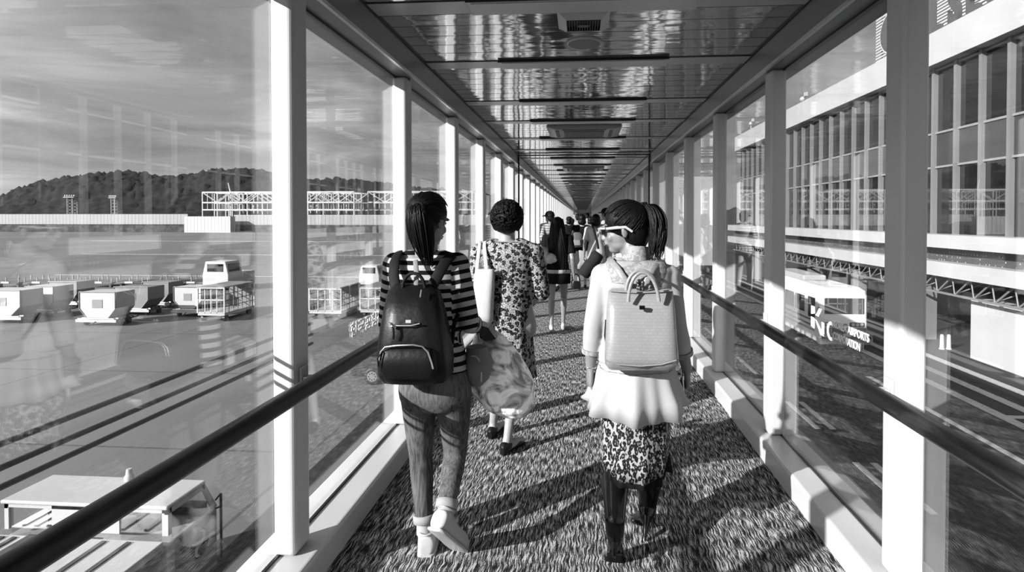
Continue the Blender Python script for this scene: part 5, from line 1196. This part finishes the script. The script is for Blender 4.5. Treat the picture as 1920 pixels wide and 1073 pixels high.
# ---------------------------------------------------------------- people farther down the corridor
def walker(label, x, y, Ht, heading=0.0, head_yaw=None, stride=.5, phase=1, top='fabric_black', sleeve=.6, bottom=('shorts', 'fabric_black'), skin='skin', hair='short', hat=None, shoe='fabric_black', elbow=(0, 0), long_top=-.06, voxel=.014):
    k = Ht / 1.65; F = Matrix.Rotation(heading, 3, 'Z'); O = Vector((x, y, 0)); L = lambda a, b, c: O + F @ (Vector((a, b, c)) * k)
    s = stride * phase
    J = dict(head=L(0, .02, 1.53), R=frame(heading if head_yaw is None else head_yaw, -.08), hs=k, pelvis=L(0, 0, .87), shl=L(-.165, 0, 1.34), shr=L(.165, 0, 1.34),
        hipl=L(-.085, 0, .86), hipr=L(.085, 0, .86))
    for q, sg in (('l', -1), ('r', 1)):
        st = s * sg; J['kn' + q] = L(sg * .085, .06 + st * .22, .47 + (.01 if st > 0 else 0)); J['an' + q] = L(sg * .075, st * .34 - (.06 if st < 0 else 0), .085 + (.07 if st < 0 else 0))
        J['he' + q] = J['an' + q] + F @ Vector((0, -.03, -.055)) * k; J['to' + q] = J['he' + q] + F @ Vector((0, .17, -.0)) * k
        if st < 0: J['to' + q].z = .03 * k
        else: J['he' + q].z = J['to' + q].z = .035 * k
        bend = elbow[0 if sg < 0 else 1]
        J['el' + q] = L(sg * .215, -.03 - st * .12, 1.06); J['wr' + q] = L(sg * (.235 - .10 * bend), -.0 - st * .16 + .06 + .18 * bend, .83 + .20 * bend)
    r = empty('person', (x, y, 0), label, 'person')
    skin_body(J, k, voxel * .72, (('l', .5), ('r', .5)), legr=.95).build('body', skin, r)
    if y < 15: face_parts(r, J['head'], J['R'], k)
    tg = top_garment(J, k, sleeve, voxel, .014, long_top, 0.0, loose=1.12 if sleeve < 1.2 else 1.0, smooth=2); tg.build('top', top, r)
    kind, mat = bottom
    def rg(z, w, d, c=0): p = L(0, c, z); return (p, F @ Vector((w * k, 0, 0)), F @ Vector((0, d * k, 0)))
    if kind == 'shorts':
        J2 = dict(J); m = MB(); rings, lat, fw, nb = torso_rings(J, k, .012); m.loft(rings[0:4], 18, 2.2)
        for q in ('l', 'r'): m.path([J['hip' + q], lerp(J['hip' + q], J['kn' + q], .48)], [.092 * k, .086 * k], 16)
        fuse(m, voxel, 2).build('shorts', mat, r)
    elif kind == 'trousers': trousers(J, k, .96, voxel, (.092, .082, .066, .062, .056)).build('trousers', mat, r)
    elif kind == 'skirt': skirt([rg(1.0, .13, .10), rg(.86, .185, .135), rg(.62, .215, .17), rg(.46, .235, .19)], 48, folds(6, .06)).build('skirt', mat, r)
    elif kind == 'mini': skirt([rg(.98, .145, .11), rg(.86, .185, .135), rg(.70, .185, .145)], 48, folds(5, .01)).build('shorts', mat, r)
    for q in ('l', 'r'): shoe_low(r, J['he' + q], J['to' + q], .9 * k, 'shoe', shoe)
    hc, R = J['head'], J['R']
    if hair == 'short':
        m = fuse(cap_hair(hc, R, k, 1.08), .010, 2); m.build('hair', 'hair_black', r)
    elif hair == 'bob':
        m = cap_hair(hc, R, k, 1.12); m.ell(hc + R @ Vector((0, -.04, -.055)) * k, .095 * k, .075 * k, .075 * k, R); fuse(m, .010, 2).build('hair', 'hair_black', r)
    elif hair == 'long':
        m = fuse(cap_hair(hc, R, k, 1.07), .008, 2)
        for i in range(170):
            a = random.uniform(-1, 1); t0 = hc + R @ Vector((a * .078, -.02 - .075 * math.sqrt(max(0, 1 - a * a)) * random.uniform(.7, 1), random.uniform(.0, .10))) * k
            ln = random.uniform(.42, .66) * (1.0 if a < .5 else 1.1); e = t0 + R @ Vector((a * .05 + .03, -.02, -ln)) * k
            m.path(bez(t0, t0 + R @ Vector((a * .02, -.045, -.10)) * k, lerp(t0, e, .6) + R @ Vector((a * .03, -.06, 0)) * k, e, 9), [.006, .007, .008, .008, .008, .007, .006, .004, .0015], 5)
        m.build('long_hair', 'hair_black', r)
    if hat == 'cap':
        m = MB(); m.ell(hc + R @ Vector((0, -.012, .048)) * k, .088 * k, .106 * k, .080 * k, R, 24, 14); h = m.build('cap', 'fabric_black', r)
        MB().loft([(hc + R @ Vector((0, .06, .045)) * k, R @ Vector((.075, 0, 0)) * k, R @ Vector((0, 0, .008)) * k), (hc + R @ Vector((0, .13, .040)) * k, R @ Vector((.066, 0, 0)) * k, R @ Vector((0, 0, .006)) * k), (hc + R @ Vector((0, .175, .030)) * k, R @ Vector((.035, 0, 0)) * k, R @ Vector((0, 0, .004)) * k)], 16).build('peak', 'fabric_black', h)
    elif hat == 'brim':
        m = MB(); c = hc + R @ Vector((0, -.01, .045)) * k; m.loft([(c, Vector((.15, 0, 0)) * k, Vector((0, .15, 0)) * k), (c + Vector((0, 0, .012)), Vector((.095, 0, 0)) * k, Vector((0, .11, 0)) * k), (c + Vector((0, 0, .07)) * k, Vector((.086, 0, 0)) * k, Vector((0, .10, 0)) * k), (c + Vector((0, 0, .095)) * k, Vector((.04, 0, 0)) * k, Vector((0, .05, 0)) * k)], 24); m.build('sun_hat', 'fabric_black', r)
    return J, r, L
# long-haired person
q = P(1042, 622, 7.45)
JD, RD, LD = walker('person with very long straight black hair in a black top and black shorts', q.x + .02, 7.55, 1.53, 0.0, -.1, .55, 1, 'fabric_black', .75, ('mini', 'fabric_black'), 'skin', 'long', shoe='rubber_white', elbow=(.5, 0), long_top=.02, voxel=.010)
m = skirt([(LD(0, 0, .90), Vector((.178, 0, 0)), Vector((0, .128, 0))), (LD(0, 0, .85), Vector((.186, 0, 0)), Vector((0, .138, 0)))], 40, folds(9, .03)); m.build('white_hem', 'fabric_white', RD)
b = empty('handbag', JD['wrr'], 'tiny black handbag on a loop hanging from the long-haired person', 'bag')
w = JD['wrr'] + Vector((.03, 0, -.02)); MB().path(bez(w + Vector((-.05, 0, -.08)), w + Vector((-.04, 0, .06)), w + Vector((.04, 0, .06)), w + Vector((.05, 0, -.08)), 12), .009, 8).build('handle', 'leather_black', b)
MB().loft([(w + Vector((0, 0, -.07)), (.055, 0, 0), (0, .02, 0)), (w + Vector((0, 0, -.12)), (.065, 0, 0), (0, .03, 0)), (w + Vector((0, 0, -.17)), (.06, 0, 0), (0, .025, 0))], 18, 3).build('pouch', 'leather_black', b)
jk = empty('folded_jacket', JD['ell'] + Vector((-.02, 0, -.1)), 'pale crumpled jacket over the left arm of the long-haired person', 'jacket')
c = P(1018, 482, 7.45); MB().ell(c, .10, .09, .13, None, 30, 20, lambda n: 1 + .25 * noise.noise(n * 2.5) + .1 * noise.noise(n * 6)).ell(c + Vector((.09, -.02, -.02)), .10, .07, .07, None, 24, 16, lambda n: 1 + .2 * noise.noise(n * 3 + Vector((5, 0, 0)))).build('cloth', 'canvas_white', jk)
# striped shirt with cap
q = P(1031, 409, 11.6); walker('person in a black cap and thin-striped pale shirt behind the long-haired person', q.x, 11.6, 1.66, .5, .9, .4, -1, 'thin_stripe', .9, ('trousers', 'fabric_light'), 'skin', 'short', 'cap', elbow=(1, 1))
# sleeveless top and pale skirt
q = P(1091, 409, 12.1); JF, RF, LF = walker('person in a black sleeveless top and long pale skirt, small grey backpack at one side', q.x, 12.1, 1.60, 0, .1, .4, 1, 'fabric_black', .12, ('skirt', 'fabric_light'), 'skin_pale', 'bob', shoe='leather_black')
b = empty('backpack', P(1081, 455, 11.9), 'small patterned grey backpack at the left of the sleeveless-top person', 'backpack')
c = P(1082, 450, 11.92); MB().loft([(c + Vector((0, 0, .16)), (.06, 0, 0), (0, .03, 0)), (c + Vector((0, 0, .12)), (.11, 0, 0), (0, .06, 0)), (c + Vector((0, 0, -.1)), (.13, 0, 0), (0, .08, 0)), (c + Vector((0, 0, -.15)), (.11, 0, 0), (0, .06, 0))], 28, 3).build('body', 'suit_grey', b)
MB().loft([(c + Vector((0, -.08, .0)), (.07, 0, 0), (0, .02, 0)), (c + Vector((0, -.085, -.11)), (.085, 0, 0), (0, .03, 0))], 20, 3).build('pocket', 'fabric_grey', b)
# white T-shirt with duffel
plain('duffel_grey', 0.03, 0.8, spec=0.1)
q = P(1117, 409, 11.0); JH, RH, LH = walker('person in a plain white T-shirt with dark bobbed hair, duffel bag at their left side', q.x, 11.0, 1.59, 0, .2, .4, -1, 'canvas_white', .75, ('shorts', 'fabric_light'), 'skin', 'bob', elbow=(0, .3))
b = empty('duffel_bag', P(1107, 520, 10.5), 'dark grey duffel bag hanging on a long strap beside the white T-shirt', 'bag')
c = P(1108, 496, 10.5); ax = Vector((.15, 0, .21)); m = MB()
m.path([c - ax * 1.0, c - ax * .93, c - ax * .6, c + ax * .6, c + ax * .93, c + ax * 1.0], [.08, .11, .125, .125, .11, .08], 24, flat=((1, 0, 0), 1.0)); m.build('bag_body', 'duffel_grey', b)
MB().path(bez(c + ax * .9 + Vector((0, -.02, .10)), c + Vector((.12, -.1, .45)), P(1115, 440, 10.8), P(1110, 418, 10.9), 14), .022, 8, flat=((0, 1, 0), .3)).build('strap', 'strap_black', b); MB().path(bez(c - ax * .5 + Vector((0, -.05, .12)), c + Vector((.0, -.1, .35)), P(1122, 452, 10.75), P(1124, 428, 10.85), 14), .016, 8, flat=((0, 1, 0), .3)).build('handle', 'fabric_white', b)
# man in cap
q = P(1136, 409, 12.6); walker('taller person in a black peaked cap and white shirt, right of the bobbed hair', q.x, 12.6, 1.74, .3, .9, .4, 1, 'fabric_white', .8, ('trousers', 'fabric_light'), 'skin', 'short', 'cap')
# more distant figures
for lab, px, yy, ht, top, bot, hair_, hat, sk in (
    ('person all in black with a wide sun hat, ahead of the long-haired person', 1067, 17.5, 1.55, 'fabric_black', ('trousers', 'fabric_black'), 'bob', 'brim', 'skin'),
    ('dark-clothed person just right of the black sun hat', 1073, 19.2, 1.5, 'fabric_black', ('trousers', 'suit_grey'), 'short', None, 'skin'),
    ('distant person in pale clothes and dark cap, left of the sleeveless top', 1083, 20.5, 1.66, 'fabric_light', ('shorts', 'fabric_light'), 'short', 'cap', 'skin'),
    ('distant person with round dark hair and pale shirt, near the corridor end', 1102, 24.0, 1.74, 'fabric_light', ('trousers', 'suit_grey'), 'short', None, 'skin'),
    ('dark-haired distant person in grey between sleeveless top and white T-shirt', 1107, 16.5, 1.56, 'fabric_grey', ('trousers', 'fabric_black'), 'bob', None, 'skin'),
    ('farthest person in dark clothing, tiny beside the end door', 1092, 34.0, 1.7, 'suit_grey', ('trousers', 'suit_grey'), 'short', None, 'skin')):
    q = P(px, 409, yy); walker(lab, q.x, yy, ht, 0, 0, .4, random.choice((-1, 1)), top, .7, bot, sk, hair_, hat, voxel=.02)
